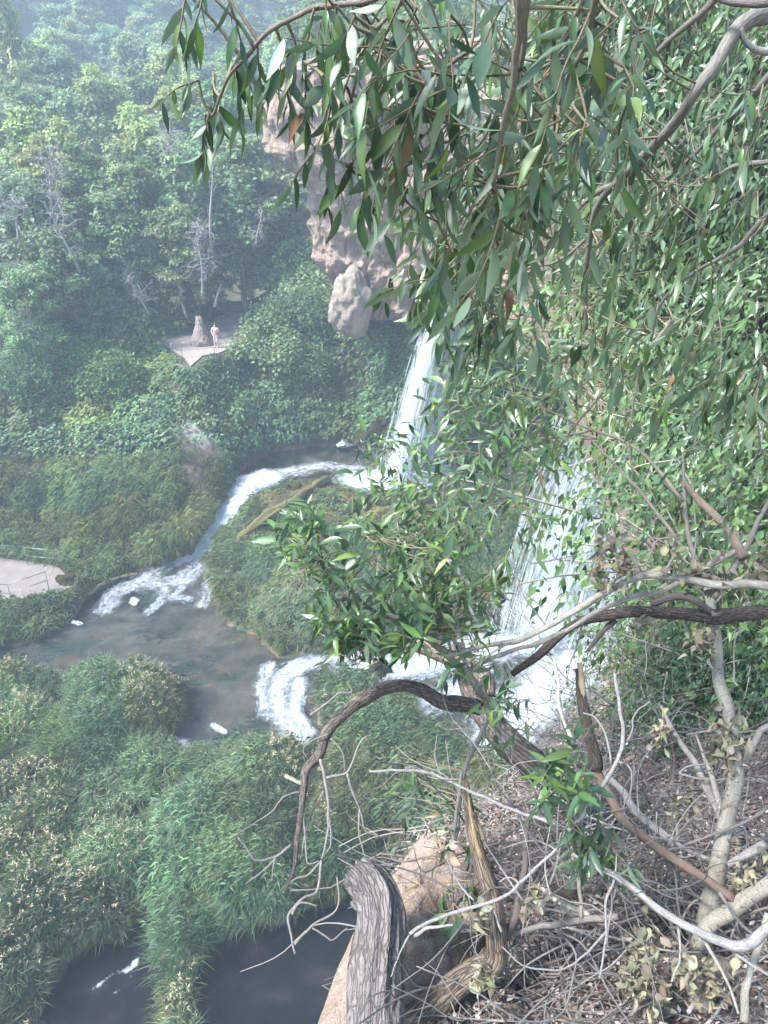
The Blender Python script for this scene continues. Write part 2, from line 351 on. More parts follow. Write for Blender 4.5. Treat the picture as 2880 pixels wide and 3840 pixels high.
def terrain(x, y):
    z = _rbf(x, y)
    q = np.stack([x, y, 0 * x], -1)
    far = sstep(45, 120, y)
    land = z + fbm(q * 0.55, 4, 3) * (0.22 + far * 1.2) + fbm(q * 0.12, 3, 11) * far * 4
    for poly, zz in ((PATH_LOW, 0.86), (PLAT, PLAT_Z - 0.05)):
        ins = inpoly(x, y, poly); d = segdist(x, y, poly)
        w = np.where(ins, 1.0, 1 - sstep(0.2, 1.2, d)); land = land * (1 - w) + zz * w
    dS = segdist(x, y, SXY); iS = inpoly(x, y, SXY); zw = zwater(x, y)
    near = np.where(~iS, 1 - sstep(0.0, 1.2, dS), 0.0)
    land = np.where(near > 0, np.maximum(land, zw + 0.06 * near - (1 - near) * 5), land)
    land = np.where(iS, np.minimum(land, zw - 0.02 - 0.38 * sstep(0, 1.3, dS) + 0.10 * fbm(q * 1.1, 3, 5) * sstep(0.2, 1, dS)), land)
    dP = segdist(x, y, PXY); iP = inpoly(x, y, PXY)
    land = np.where(iP, np.minimum(land, -1.03 - 0.42 * sstep(0, 1.0, dP) + 0.16 * fbm(q * 1.3, 3, 8) * sstep(0.1, 0.8, dP)), np.where(dP < 1, np.maximum(land, -0.95), land))
    return land

def axis(a, f0, f1, b, step, g=1.12):
    mid = list(np.arange(f0, f1, step)); s, v, lo = step, f0, []
    while v > a: s *= g; v -= s; lo.append(v)
    s, v, hi = step, mid[-1], []
    while v < b: s *= g; v += s; hi.append(v)
    return np.array(lo[::-1] + mid + hi)
gx, gy = axis(-230, -31, 15, 170, 0.26), axis(-30, 7, 52, 330, 0.26)
GX, GY = np.meshgrid(gx, gy, indexing='ij'); GZ = terrain(GX, GY)
V = np.stack([GX, GY, GZ], -1).reshape(-1, 3)
inS = inpoly(V[:, 0], V[:, 1], SXY); inP = inpoly(V[:, 0], V[:, 1], PXY); dS = segdist(V[:, 0], V[:, 1], SXY)
nz = fbm(V * np.array([0.5, 0.5, 0.5]), 4, 21)[:, None]; nb = fbm(V * np.array([1.6, 1.6, 1.6]), 4, 33)[:, None]
C = np.tile(np.array([[0.045, 0.05, 0.022]]), (len(V), 1)) * (1 + 0.4 * nz)
bed = np.array([[0.115, 0.09, 0.066]]) * (1 + 0.3 * nb); algae = np.array([[0.03, 0.06, 0.028]]); ochre = np.array([[0.15, 0.09, 0.04]])
m1 = sstep(0.32, 0.5, fbm(V * 0.8, 3, 41))[:, None]; m2 = sstep(0.45, 0.7, fbm(V * 1.2 + 9, 3, 47))[:, None]
bed = bed * np.clip(1 + .95 * fbm(V * np.array([.8, 2.4, 1]), 4, 35)[:, None], .25, 2); bed = bed * (1 - m1) + algae * m1; bed = bed * (1 - m2) + ochre * m2
C = np.where(inS[:, None], bed, C)
dark = np.array([[0.020, 0.019, 0.020]]) * (1 + 0.5 * nb); m3 = sstep(0.15, 0.5, fbm(V * 0.9 + 4, 3, 51))[:, None]
m4 = sstep(.0, .5, fbm(V * np.array([.8, 1.6, 1]) + 7, 3, 57))[:, None]; dark = dark * (1 - m4) + np.array([[.085, .07, .062]]) * m4 * (1 + .4 * nb) + 0 * dark; dark = dark * (1 - m3) + np.array([[0.012, 0.022, 0.013]]) * m3
C = np.where(inP[:, None], dark, C)
vx, vy, vd = proj(V)
bare = inpoly(vx, vy, [(610,1600),(700,1580),(780,1600),(850,1700),(800,1790),(780,1900),(700,1800),(690,1700)]) & (vd < 50) & (vd > 35) & ~inS
C = np.where(bare[:, None], np.array([[0.17, 0.125, 0.105]]) * (1 + 0.4 * nb), C)
white_edge = inpoly(vx, vy, [(600,1640),(600,1590),(740,1580),(800,1660),(760,1680),(700,1625)]) & bare
C = np.where(white_edge[:, None], np.array([[0.32, 0.30, 0.29]]) * (1 + 0.2 * nb), C)
mossr = inpoly(vx, vy, [(960,1830),(1130,1800),(1420,1840),(1720,1850),(1780,1990),(1400,1990),(1290,1960),(1200,1960),(1000,1960)]) & (vd < 50) & ~inS
C = np.where(mossr[:, None], np.array([[0.07, 0.058, 0.026]]) * (1 + .6 * nb) * (1 + .3 * nz), C)
far_hill = sstep(95, 140, V[:, 1])[:, None]; C = C * (1 - far_hill) + np.array([[0.07, 0.085, 0.045]]) * far_hill
gme = mesh('ground', V, gridfaces(len(gx), len(gy)), M_GROUND, np.clip(C, 0.005, 1), True)
ground = tag(obj('ground', gme), kind='structure')

# fast height lookup
def hgt(x, y):
    i = np.clip(np.searchsorted(gx, x) - 1, 0, len(gx) - 2); j = np.clip(np.searchsorted(gy, y) - 1, 0, len(gy) - 2)
    u = (x - gx[i]) / (gx[i + 1] - gx[i]); v = (y - gy[j]) / (gy[j + 1] - gy[j])
    return GZ[i, j] * (1 - u) * (1 - v) + GZ[i + 1, j] * u * (1 - v) + GZ[i, j + 1] * (1 - u) * v + GZ[i + 1, j + 1] * u * v

# ---- water sheets
def water_mat(name, tint, refl=1.0, rip=4.0, bstr=0.55):
    m, nt, out = newmat(name); L = nt.links.new
    co = objco(nt)
    h = mth(nt, 'ADD', noise(nt, rip, 5, 0.6, objco(nt, (1, 1.6, 1)), 1.2), mth(nt, 'MULTIPLY', noise(nt, rip * 3.5, 3, 0.5, co), 0.3))
    nrmv = bump(nt, h, bstr, 0.2)
    tr = N(nt, 'ShaderNodeBsdfTransparent'); tr.inputs[0].default_value = (*tint, 1)
    gl = N(nt, 'ShaderNodeBsdfGlossy'); gl.inputs['Roughness'].default_value = 0.12; gl.inputs[0].default_value = (0.9, 0.95, 1, 1); L(nrmv, gl.inputs['Normal'])
    fr = N(nt, 'ShaderNodeFresnel'); fr.inputs[0].default_value = 1.33; L(nrmv, fr.inputs['Normal'])
    mx = N(nt, 'ShaderNodeMixShader'); L(mth(nt, 'MULTIPLY', fr.outputs[0], refl, True), mx.inputs[0]); L(tr.outputs[0], mx.inputs[1]); L(gl.outputs[0], mx.inputs[2])
    at = N(nt, 'ShaderNodeAttribute', attribute_name='foam')
    fl = N(nt, 'ShaderNodeAttribute', attribute_name='flow').outputs['Vector']
    nf = mth(nt, 'ADD', mth(nt, 'MULTIPLY', noise(nt, 2.0, 8, 0.75, fl, 0.5), 0.55), mth(nt, 'MULTIPLY', noise(nt, 4.5, 7, 0.78, co, 0.4), 0.5))
    f = mth(nt, 'ADD', mth(nt, 'MULTIPLY', at.outputs['Fac'], 1.25), mth(nt, 'SUBTRACT', mth(nt, 'MULTIPLY', nf, 4.2), 2.45))
    f = mth(nt, 'MULTIPLY', mth(nt, 'SUBTRACT', f, 0.12), 0.95, True)
    f = mth(nt, 'MULTIPLY', f, mth(nt, 'MULTIPLY', at.outputs['Fac'], 6.0, True))
    df = N(nt, 'ShaderNodeBsdfPrincipled'); df.inputs['Base Color'].default_value = (0.55, 0.60, 0.65, 1); df.inputs['Roughness'].default_value = 0.6
    L(bump(nt, mth(nt, 'ADD', nf, noise(nt, 5.0, 6, .7, co, .6)), 1.0, 0.35), df.inputs['Normal'])
    m2 = N(nt, 'ShaderNodeMixShader'); L(f, m2.inputs[0]); L(mx.outputs[0], m2.inputs[1]); L(df.outputs[0], m2.inputs[2]); L(m2.outputs[0], out.inputs[0]); return m
M_WATER = water_mat('stream_water', (0.62, 0.68, 0.70))
M_POOL = water_mat('dark_water', (0.40, 0.41, 0.42), 0.5, 3.0, 0.2)

def on_water(px, py):
    z = 0.6
    for _ in range(5):
        p = Pz(px, py, z); z = float(zwater(np.array([p[0]]), np.array([p[1]]))[0])
    return Pz(px, py, z)
FOAM = [([(850,1900),(820,1950),(790,1995),(755,2040),(720,2070)], 0.95, 1.15),  # (polyline in the photo, width m, strength)
    ([(1640,1770),(1520,1790),(1430,1805),(1350,1800)], 1.9, 1.05), ([(1380,1770),(1290,1755),(1200,1745),(1120,1765),(1040,1775),(960,1800)], 0.9, 0.62),
    ([(1000,1790),(930,1810),(890,1850),(870,1900),(845,1950)], 1.3, 1.3), ([(860,1930),(830,1970),(780,2020),(730,2060),(690,2080)], 1.25, 1.1),
    ([(1000,1915),(940,1950),(880,1960)], 0.5, 0.8), ([(700,2080),(620,2120),(540,2170),(430,2220),(390,2280)], 0.75, 0.68), ([(760,2060),(740,2130),(680,2180),(600,2190),(510,2190)], 0.8, 0.66),
    ([(800,2100),(780,2200),(760,2270)], 0.5, 0.62), ([(620,2200),(600,2260),(560,2290)], 0.5, 0.6), ([(500,2200),(420,2240),(370,2290)], 0.5, 0.62), ([(690,2180),(650,2240),(700,2250)], 0.5, 0.6),
    ([(1180,2475),(1120,2500),(1060,2540),(1030,2600),(1060,2690),(1130,2760)], 0.75, 0.9), ([(1010,2500),(980,2580),(1000,2680)], 0.5, 0.75), ([(1120,2560),(1100,2680),(1150,2750)], 0.5, 1.0),
    ([(2250,2400),(2050,2400),(1800,2430),(1650,2470),(1500,2500),(1300,2490)], 1.3, 0.95), ([(2250,2420),(2120,2520),(2000,2620),(1900,2720),(1850,2820)], 1.7, 1.1), ([(1800,2500),(1700,2600),(1600,2650)], 0.8, 0.8),
    ([(590,2790),(640,2770),(700,2790)], 0.3, 0.7), ([(800,2720),(840,2745)], 0.18, 0.9), ([(700,1990),(730,1985)], 0.2, 1.0)]
FP = [(np.array([on_water(*p)[:2] for p in pl]), w, s) for pl, w, s in FOAM]
def water_sheet(name, poly, zf, step, mat, foam=True, extra=()):
    x0, y0 = poly.min(0) - 0.6; x1, y1 = poly.max(0) + 0.6
    xs, ys = np.arange(x0, x1, step), np.arange(max(y0, -5), y1, step); X, Y = np.meshgrid(xs, ys, indexing='ij')
    keep = inpoly(X, Y, poly) | (segdist(X, Y, poly) < 0.45)
    Z = zf(X, Y); F = np.zeros_like(X); FL = np.stack([X, Y, 0 * X], -1)
    if foam:
        for pl, w, s in FP:
            d = segdist(X, Y, pl, False); fs = s * (1 - sstep(w * 0.15, w * 1.35, d)); up = fs > F; F = np.maximum(F, fs); acc, bd, sv_, lv_ = 0.0, np.full(X.shape, 1e9), 0 * X, 0 * X
            for i in range(1, len(pl)):
                a, b = pl[i - 1], pl[i]; ab = b - a; Ls = max(np.hypot(*ab), 1e-6); t = ((X - a[0]) * ab[0] + (Y - a[1]) * ab[1]) / Ls; tc = np.clip(t, 0, Ls); dd = np.hypot(X - a[0] - ab[0] / Ls * tc, Y - a[1] - ab[1] / Ls * tc)
                lat = ((X - a[0]) * -ab[1] + (Y - a[1]) * ab[0]) / Ls; m_ = dd < bd; bd = np.where(m_, dd, bd); sv_ = np.where(m_, acc + t, sv_); lv_ = np.where(m_, lat, lv_); acc += Ls
            FL = np.where(up[..., None], np.stack([sv_ * .45 + len(pl) * 3.1, lv_ * 1.7, 0 * X + w], -1), FL)
        q = np.stack([X, Y, 0 * X], -1)
        Z = Z + fbm(q * 2.2, 3, 61) * (0.02 + 0.09 * np.clip(F, 0, 1)) + np.clip(F, 0, 1) * 0.05
    for pl, w, s in extra:
        F = np.maximum(F, s * (1 - sstep(w * 0.35, w * 1.15, segdist(X, Y, pl, False))))
    G = gridfaces(*X.shape); k = keep.ravel(); G = G[k[G].all(1)]
    used = np.unique(G); idx = np.full(X.size, -1); idx[used] = np.arange(len(used))
    P = np.stack([X, Y, Z], -1).reshape(-1, 3)[used]
    me = mesh(name, P, idx[G], mat, None, True, {'foam': F.ravel()[used]})
    a = me.attributes.new('flow', 'FLOAT_VECTOR', 'POINT'); a.data.foreach_set('vector', FL.reshape(-1, 3)[used].astype(np.float32).ravel())
    return tag(obj(name, me), kind='structure')
water_sheet('stream_water', SXY, zwater, 0.14, M_WATER)
pe = [(np.array([Pz(a, b, -1)[:2] for a, b in pl]), w, s) for pl, w, s in [([(480,3640),(510,3610)], 0.12, 1.0), ([(600,3500),(610,3440)], .14, 1.0), ([(370,3695),(390,3680)], .07, .9), ([(430,3730),(445,3715)], .06, .8), ([(490,3670),(500,3660)], .07, .9), ([(420,3650),(450,3630),(470,3640)], .10, .5), ([(560,3560),(590,3500)], .15, .5)]]
water_sheet('pool_water', PXY, lambda X, Y: np.full_like(X, -1.0), 0.15, M_POOL, False, pe)

# ---- concrete paths and steps
m, nt, out = newmat('concrete'); p_ = N(nt, 'ShaderNodeBsdfPrincipled'); nn = noise(nt, 2.2, 8, 0.7, objco(nt))
nt.links.new(ramp(nt, nn, [(0.3, (0.10, 0.082, 0.074)), (0.7, (0.15, 0.125, 0.115))]), p_.inputs['Base Color']); p_.inputs['Roughness'].default_value = 0.95
nt.links.new(bump(nt, noise(nt, 40, 4, 0.7, objco(nt)), 0.4, 0.01), p_.inputs['Normal']); nt.links.new(p_.outputs[0], out.inputs[0]); M_CONC = m
M_BRIGHTCONC = rock_mat('brightened_concrete', (0.27, 0.225, 0.205), (0.21, 0.175, 0.16), (0.2, 0.17, 0.15), 1.5, 0.2, 0.02)  # same concrete, colour brightened to offset the tree shade on the platform
def slab(name, poly, z, th=0.12):
    n = len(poly); top = np.c_[poly, np.full(n, z)]; bot = np.c_[poly, np.full(n, z - th)]
    me = bpy.data.meshes.new(name); me.from_pydata(np.vstack([top, bot]).tolist(), [], [list(range(n))] + [[i, i + n, (i + 1) % n + n, (i + 1) % n] for i in range(n)])
    me.materials.append(M_CONC); return tag(obj(name, me), kind='structure')
slab('path', PATH_LOW[::-1], 0.93); slab('path', PLAT[::-1], PLAT_Z + 0.04).data.materials[0] = M_BRIGHTCONC
st = catmull(np.array(STEPS), 9)
stair = tag(empty('stair_path', st[0]), kind='structure')
for i in range(5):
    a, b = st[i], st[i + 1]; d = nrm(np.array([b[0] - a[0], b[1] - a[1], 0])); s = np.array([-d[1], d[0], 0]) * 1.0
    q = [a - s, b - s + d * .05, b + s + d * .05, a + s]; z = max(float(hgt(np.array([b[0]]), np.array([b[1]]))[0]), a[2]) + 0.06
    P = np.array([[c[0], c[1], z] for c in q] + [[c[0], c[1], z - 0.3] for c in q]) - st[0]
    obj('step', mesh('step', P, np.array([[0, 3, 2, 1], [4, 5, 6, 7], [0, 1, 5, 4], [1, 2, 6, 5], [2, 3, 7, 6], [3, 0, 4, 7]]), M_CONC), stair)

# ================================================================ CLIFF
SIL = [(250,1075),(330,1055),(430,1040),(545,1040),(575,1068),(610,1105),(645,1142),(690,1180),(780,1192),(900,1180),(950,1200),(1010,1228),(1060,1243),(1130,1262),(1250,1285)]
sil = np.array([Ph(b, a, 46.5) for a, b in SIL]); o_ = np.argsort(sil[:, 2]); silz, silx = sil[o_, 2], sil[o_, 0]
zlo, zhi = 9.6, float(silz.max())
nu, nv = 420, 230
walln = [Ph(1420, 900, 45.5), Ph(1600, 900, 43.5), Ph(1800, 900, 41.0), Ph(2050, 1000, 36.0), Ph(2300, 1100, 29.5), Ph(2520, 1300, 24.0), Ph(2850, 1500, 19.0)]
wall = [w[:2] for w in walln] + [np.array([12.5, 11.0]), np.array([13.0, 3.0]), np.array([13, -8.0])]
ztop_u = [zhi] * 3 + [zhi, zhi - .5, 21, 16.4, 19.5, 20.5, 15.9, 19.5, 19.5, 19.5, 19.5]
tv = np.linspace(0, 1, nv - 14)
U = np.linspace(0, 1, nu)
VV = np.zeros((nu, nv, 3))
for j, t in enumerate(tv):
    z = zlo + (zhi - zlo) * t; xa = np.interp(z, silz, silx); ya = 46.0 + (0.6 if z < 12 else 0)
    plan = np.array([[xa + 7, 75], [xa + 3.0, 60], [xa + 0.7, 50], [xa, ya]] + wall)
    c = catmull(plan, nu)
    zt = np.interp(np.linspace(0, len(plan) - 1, nu), np.arange(len(plan)), ztop_u)
    VV[:, j, :2] = c; VV[:, j, 2] = zlo + (zt - zlo) * t
T2 = np.gradient(VV[:, :nv - 14, :2], axis=0); T2 = T2 / np.maximum(np.linalg.norm(T2, axis=-1, keepdims=True), 1e-6)
outn = np.stack([T2[..., 1], -T2[..., 0]], -1)              # towards the gorge
outn = outn.copy(); W = VV[:, :nv - 14]
q = W.copy()
und = -np.clip(12.0 - W[..., 2], 0, 4) * 0.7                                      # undercut foot
big = fbm(q * np.array([0.22, 0.22, 0.16]), 3, 71) * 1.3
ledges = np.abs(np.sin(W[..., 2] * 1.15 + fbm(q * 0.3, 2, 5) * 2.2)) ** 3 * 0.5
strk = fbm(q * np.array([1.5, 1.5, 0.18]), 4, 75) * 0.35
fine = fbm(q * 1.3, 4, 77) * 0.28 - np.abs(fbm(q * np.array([1.9, 1.9, .9]), 4, 83)) * .45 + .2
offs = und + big + ledges * 1.0 + strk * 1.5 + fine * 1.4
fadeL = sstep(0.22, 0.34, U)[:, None]; offs = offs * (0.5 + 0.5 * fadeL)
W[..., :2] += outn * offs[..., None]; W[..., 2] += fbm(q * 0.8, 3, 79) * 0.12
for k in range(14):                                                                # cap running back onto the plateau
    s = (k + 1) / 14.0
    VV[:, nv - 14 + k] = W[:, -1]; VV[:, nv - 14 + k, :2] += np.array([0.86, 0.5]) * (s ** 1.8 * 26)
    VV[:, nv - 14 + k, 2] += s ** 1.3 * 3.5 + fbm(VV[:, nv - 14 + k] * 0.5, 3, 81) * 0.5 * min(1, s * 4)
tag(obj('cliff', mesh('cliff', VV.reshape(-1, 3), gridfaces(nu, nv), M_CLIFF, None, True)), 'tall tan overhanging rock cliff with dark vertical streaks beside the far waterfall', 'cliff')

# ================================================================ ROCKS
def rock(name, loc, size, mat, label, cat='rock', seed=0, sub=4, amp=0.35, shape=None, group=None, rot=0.0, parent=None):
    import bmesh
    bm = bmesh.new(); bmesh.ops.create_icosphere(bm, subdivisions=sub, radius=1.0)
    P = np.array([v.co[:] for v in bm.verts]); F = np.array([[v.index for v in f.verts] for f in bm.faces]); bm.free()
    d = 1 + amp * fbm(P * 0.9 + seed * 3.1, 3, seed) + amp * 0.55 * fbm(P * 2.6 + seed, 4, seed + 5) - amp * .35 * np.abs(fbm(P * 4.5 + seed, 4, seed + 9)) * 1.6
    P = P * d[:, None]
    if shape: P = shape(P)
    c, s = math.cos(rot), math.sin(rot); P = P * np.asarray(size); P = P @ np.array([[c, s, 0], [-s, c, 0], [0, 0, 1]])
    o = obj(name, mesh(name, P, F, mat, None, True), parent, loc)
    if label: tag(o, label, cat, group)
    return o
bp = Ph(1312, 1130, 44.3)
rock('boulder', bp, (1.4, 1.2, 2.2), M_BOULDER, 'big pale boulder wedged under the cliff foot, dotted with plants', 'boulder', 3, 5, 0.22)
sp = Pz(752, 1298, PLAT_Z)
def spire(P):
    P = P.copy(); t = (P[:, 2] + 1) / 2; P[:, :2] *= np.interp(t, [0, .25, .5, .75, 1], [1.35, 1.15, 0.66, .42, .5])[:, None]; return P
rock('rock_spire', sp + np.array([0, 0.3, 0.75]), (0.85, 0.75, 1.2), M_BOULDER, 'pointed pale stone spire on the paved platform beside the person', 'rock', 9, 5, 0.16, spire)
rock('stream_rock', on_water(508, 2265) + np.array([0, 0, 0.05]), (0.30, 0.2, 0.2), M_WHITEROCK, 'small white rock standing alone in the shallow stream', 'rock', 12, 3, 0.7)
rock("flat_rock", on_water(283, 2335) + np.array([0, 0, -0.02]), (0.3, 0.16, 0.07), M_WHITEROCK, 'flat pale rock half submerged near the left bank of the stream', 'rock', 14, 3, 0.7)
rock('mossy_rock', Pz(268, 2188, 0.7), (0.5, 0.42, 0.5), M_MOSSROCK, 'round yellow-green mossy rock at the end of the concrete path', 'rock', 15, 5, 0.5)
rock('mossy_rock', Ph(1372, 1660, 43.2), (0.8, 0.6, 1.0), M_MOSSROCK, 'yellow mossy rock at the water edge left of the far waterfall', 'rock', 17, 5, 0.5)
rock('mossy_rock', Ph(1425, 1600, 43.6), (0.5, 0.5, 0.9), M_MOSSROCK, 'upright ochre mossy rock right against the foot of the far waterfall', 'rock', 18, 5, 0.5)
rock('mossy_rock', Pz(1500, 1885, 1.5), (1.6, 0.9, 0.7), M_MOSSROCK, 'broad mossy rock shelf under the whitewater behind the leafy shrub', 'rock', 19, 5, 0.5)
rock('mossy_rock', Pz(1080, 1838, 1.8), (0.9, 0.6, 0.5), M_MOSSROCK, 'mossy rock at the rapids crest beside the fallen log', 'rock', 20, 5, 0.5)
rock('mossy_rock', Pz(1420, 2510, 0.2), (0.5, 0.4, 0.55), M_MOSSROCK, 'small yellow mossy rock in the whitewater behind the leafy shrub', 'rock', 21, 5, 0.5)
rock('mossy_rock', Pz(1400, 3130, -0.3), (1.1, 0.9, 0.9), M_MOSSROCK, 'yellow-green mossy rock beyond the tan ledge above the dark pool', 'rock', 22, 5, 0.5)
rock('mossy_rock', Pz(1130, 3330, -0.5), (1.3, 0.6, 0.7), M_MOSSROCK, 'low ochre mossy rock on the rim of the dark pool', 'rock', 23, 5, 0.5)
rock('bank_rock', Pz(120, 2290, 0.4), (0.6, 0.4, 0.35), M_BOULDER, 'grey stone poking from plants below the near handrail', 'rock', 25, 3, 0.3)
rock('bank_rock', Ph(1290, 1668, 44.0), (0.5, 0.4, 0.3), M_WHITEROCK, 'whitish rock at the waterline of the upper pool', 'rock', 26, 3, 0.7)
rock('bank_rock', Pz(862, 3265, 0.2), (0.25, 0.2, 0.28), M_BOULDER, 'pale rock standing among the grass near the dark pool', 'rock', 28, 3, 0.3)

for k, (a, b, z, sx_, sz_, lb) in enumerate([(1250,1872,1.7,.55,.4,'ochre mossy rock right of the top of the long log'),(1335,1900,1.5,.6,.35,'low brown mossy rock under the upper whitewater'),(1440,1945,1.3,.7,.4,'dark mossy rock on the island below the rock shelf'),(1300,1965,1.3,.45,.3,'small mossy rock in the middle of the island'),(1010,1900,1.7,.4,.35,'wet mossy rock between the rapids and the long log'),(830,2040,.4,.35,.3,'small dark mossy rock at the foot of the rapids'),(945,2240,.55,.35,.3,'mossy stone among the grass on the island edge')]):
    rock('mossy_rock', Pz(a, b, z), (sx_, sx_ * .75, sz_), M_MOSSROCK, lb, 'rock', 40 + k, 4, 0.5, rot=k)
# ================================================================ WATERFALLS
m, nt, out = newmat('falling_water'); L = nt.links.new
d_ = N(nt, 'ShaderNodeBsdfPrincipled'); d_.inputs['Base Color'].default_value = (0.80, 0.84, 0.88, 1); d_.inputs['Roughness'].default_value = 0.5
tl = N(nt, 'ShaderNodeBsdfTranslucent'); tl.inputs[0].default_value = (0.8, 0.84, 0.88, 1); mm = N(nt, 'ShaderNodeMixShader'); mm.inputs[0].default_value = 0.45
L(d_.outputs[0], mm.inputs[1]); L(tl.outputs[0], mm.inputs[2]); tp = N(nt, 'ShaderNodeBsdfTransparent'); at = N(nt, 'ShaderNodeAttribute', attribute_name='alpha')
m2 = N(nt, 'ShaderNodeMixShader'); L(at.outputs['Fac'], m2.inputs[0]); L(tp.outputs[0], m2.inputs[1]); L(mm.outputs[0], m2.inputs[2]); L(m2.outputs[0], out.inputs[0]); M_FALL = m
def waterfall(name, label, A, B, w0, w1, n, seed):
    r = np.random.default_rng(seed); A, B = np.asarray(A), np.asarray(B); D = B - A
    lat = nrm(np.array([-D[1], D[0], 0])); out_ = nrm(np.array([D[0], D[1], 0]))
    a = np.clip(r.normal(0, 0.55, n), -1.5, 1.5); dep = r.normal(0, 0.28, n); t0 = r.beta(1.2, 1.0, n) * 1.0; dt = r.uniform(0.03, 0.13, n); wd = r.uniform(0.012, 0.055, n) * (0.6 + t0)
    al = np.where(np.abs(a) > 0.8, r.uniform(.2, .45, n), r.uniform(.4, .95, n))
    k = 5; ts = t0[:, None] + dt[:, None] * np.linspace(0, 1, k)[None]; ts = np.minimum(ts, 1.02)
    sp_ = (1 + 0.15 * a)[:, None]
    wth = (w0 + (w1 - w0) * ts ** 0.8)
    c = A + D * np.stack([ts * sp_, ts * sp_, ts ** 2], -1) + lat * (a[:, None] * wth)[..., None] + out_ * (dep[:, None] * (0.25 + ts))[..., None]
    prof = wd[:, None] * np.array([0.1, 0.8, 1.0, 0.7, 0.05]); tw = r.uniform(0, np.pi, n)
    sv = lat * np.cos(tw)[:, None] + out_ * np.sin(tw)[:, None]
    Vv = np.stack([c - sv[:, None] * prof[..., None], c + sv[:, None] * prof[..., None]], 2).reshape(-1, 3)
    base = (np.arange(n) * k * 2)[:, None] + (np.arange(k - 1) * 2)[None]
    F = np.stack([base, base + 1, base + 3, base + 2], -1).reshape(-1, 4)
    alpha = np.repeat(al[:, None] * np.array([.3, 1, 1, .9, .3]), 2, axis=1).ravel()
    e = empty(name, B); tag(e, label, 'waterfall')
    o = obj('water_strands', mesh('water_strands', Vv - B, F, M_FALL, None, True, {'alpha': alpha}), e); o['kind'] = 'stuff'
    # the water curtain behind the strands
    nu_, nv_ = 120, 110; uu, ts = np.meshgrid(np.linspace(-1, 1, nu_), np.linspace(0, 1.0, nv_), indexing='ij')
    P = A + D * np.stack([ts, ts, ts ** 2], -1) + lat * (uu * (w0 + (w1 - w0) * ts ** 0.8) * 0.85)[..., None]
    nn_ = fbm(np.stack([uu * 22 + .6 * np.sin(ts * 5), ts * 6.5, 0 * uu], -1), 4, seed + 3); P = P - out_ * (0.25 + 0.3 * uu ** 2)[..., None] + out_ * (nn_ * 0.25)[..., None]
    alp = np.clip((0.72 + 0.42 * nn_) * sstep(0, .06, ts), 0, 0.97) * (1 - sstep(0.25, 1.0, np.abs(uu) + .25 * nn_))
    obj('water_curtain', mesh('water_curtain', P.reshape(-1, 3) - B, gridfaces(nu_, nv_), M_FALL, None, True, {'alpha': alp.ravel()}), e)
    # spray thrown up at the foot
    ns = n // 2; ang = r.uniform(0, 2 * np.pi, ns); rad = r.gamma(2, 0.6, ns); c0 = B + np.stack([np.cos(ang) * rad, np.sin(ang) * rad, r.gamma(1.6, 0.4, ns)], -1) + lat * (r.uniform(-1, 1, ns) * w1)[:, None]
    dv = nrm(np.stack([np.cos(ang), np.sin(ang), r.uniform(.4, 2.0, ns)], -1)) * r.uniform(.06, .22, ns)[:, None]; sv = nrm(np.cross(dv, r.normal(size=(ns, 3)))) * r.uniform(.008, .03, ns)[:, None]
    Vs = np.stack([c0 - dv, c0 - sv, c0 + dv, c0 + sv], 1).reshape(-1, 3)
    o = obj('spray', mesh('spray', Vs - B, np.arange(ns * 4).reshape(-1, 4), M_FALL, None, False, {'alpha': np.repeat(r.uniform(.12, .6, ns), 4)}), e); o['kind'] = 'stuff'
    return e
waterfall('waterfall', 'white waterfall dropping from the cliff at the far end of the upper pool', Ph(1850, 830, 40.5), Pz(1545, 1750, 1.75), 0.9, 2.5, 17000, 5)
waterfall('waterfall', 'broad white waterfall close by, half hidden behind the leafy branches', Ph(2640, 1380, 22.5), Pz(2210, 2400, 1.2), 1.5, 2.9, 19000, 6)
waterfall('waterfall', 'thin spray curtain falling just left of the broad waterfall', Ph(2480, 1480, 24.0), Pz(2080, 2330, 1.2), 0.5, 1.0, 3500, 8)
# ================================================================ GROUND COVER (uncountable herbs, grass and moss)
def leaf_quads(P, D, Nn, L, Wd, sag, cols):
    """folded four-corner leaves with a sagging tip: 4 verts, 2 tris each"""
    S = nrm(np.cross(D, Nn)); n = len(P); mid = P + D * (L * 0.45)[:, None]
    tip = P + D * L[:, None]; tip[:, 2] -= sag * L
    lift = nrm(np.cross(S, D)) * (L * 0.04)[:, None]
    V = np.stack([P, mid + S * Wd[:, None] + lift, tip, mid - S * Wd[:, None] + lift], 1).reshape(-1, 3)
    b = np.arange(n)[:, None] * 4; F = np.vstack([b + np.array([0, 1, 2]), b + np.array([0, 2, 3])])
    return V, F, np.repeat(cols, 4, axis=0)
def blades(P, D, L, Wd, bend, cols):
    """arching grass blades, 5 verts, 3 tris"""
    n = len(P); S = nrm(np.cross(D, np.array([0, 0, 1.0])) + 1e-4); up = np.array([0, 0, 1.0])
    a = P; m_ = P + D * (L * 0.55)[:, None]; t = m_ + nrm(D * 1.0 + np.stack([D[:, 0] * bend * 2, D[:, 1] * bend * 2, -bend], -1)) * (L * 0.5)[:, None]
    w = Wd[:, None]
    V = np.stack([a - S * w * .6, a + S * w * .6, m_ + S * w, m_ - S * w, t], 1).reshape(-1, 3)
    b = np.arange(n)[:, None] * 5; F = np.vstack([b + np.array([0, 1, 2]), b + np.array([0, 2, 3]), b + np.array([3, 2, 4])])
    return V, F, np.repeat(cols, 5, axis=0)
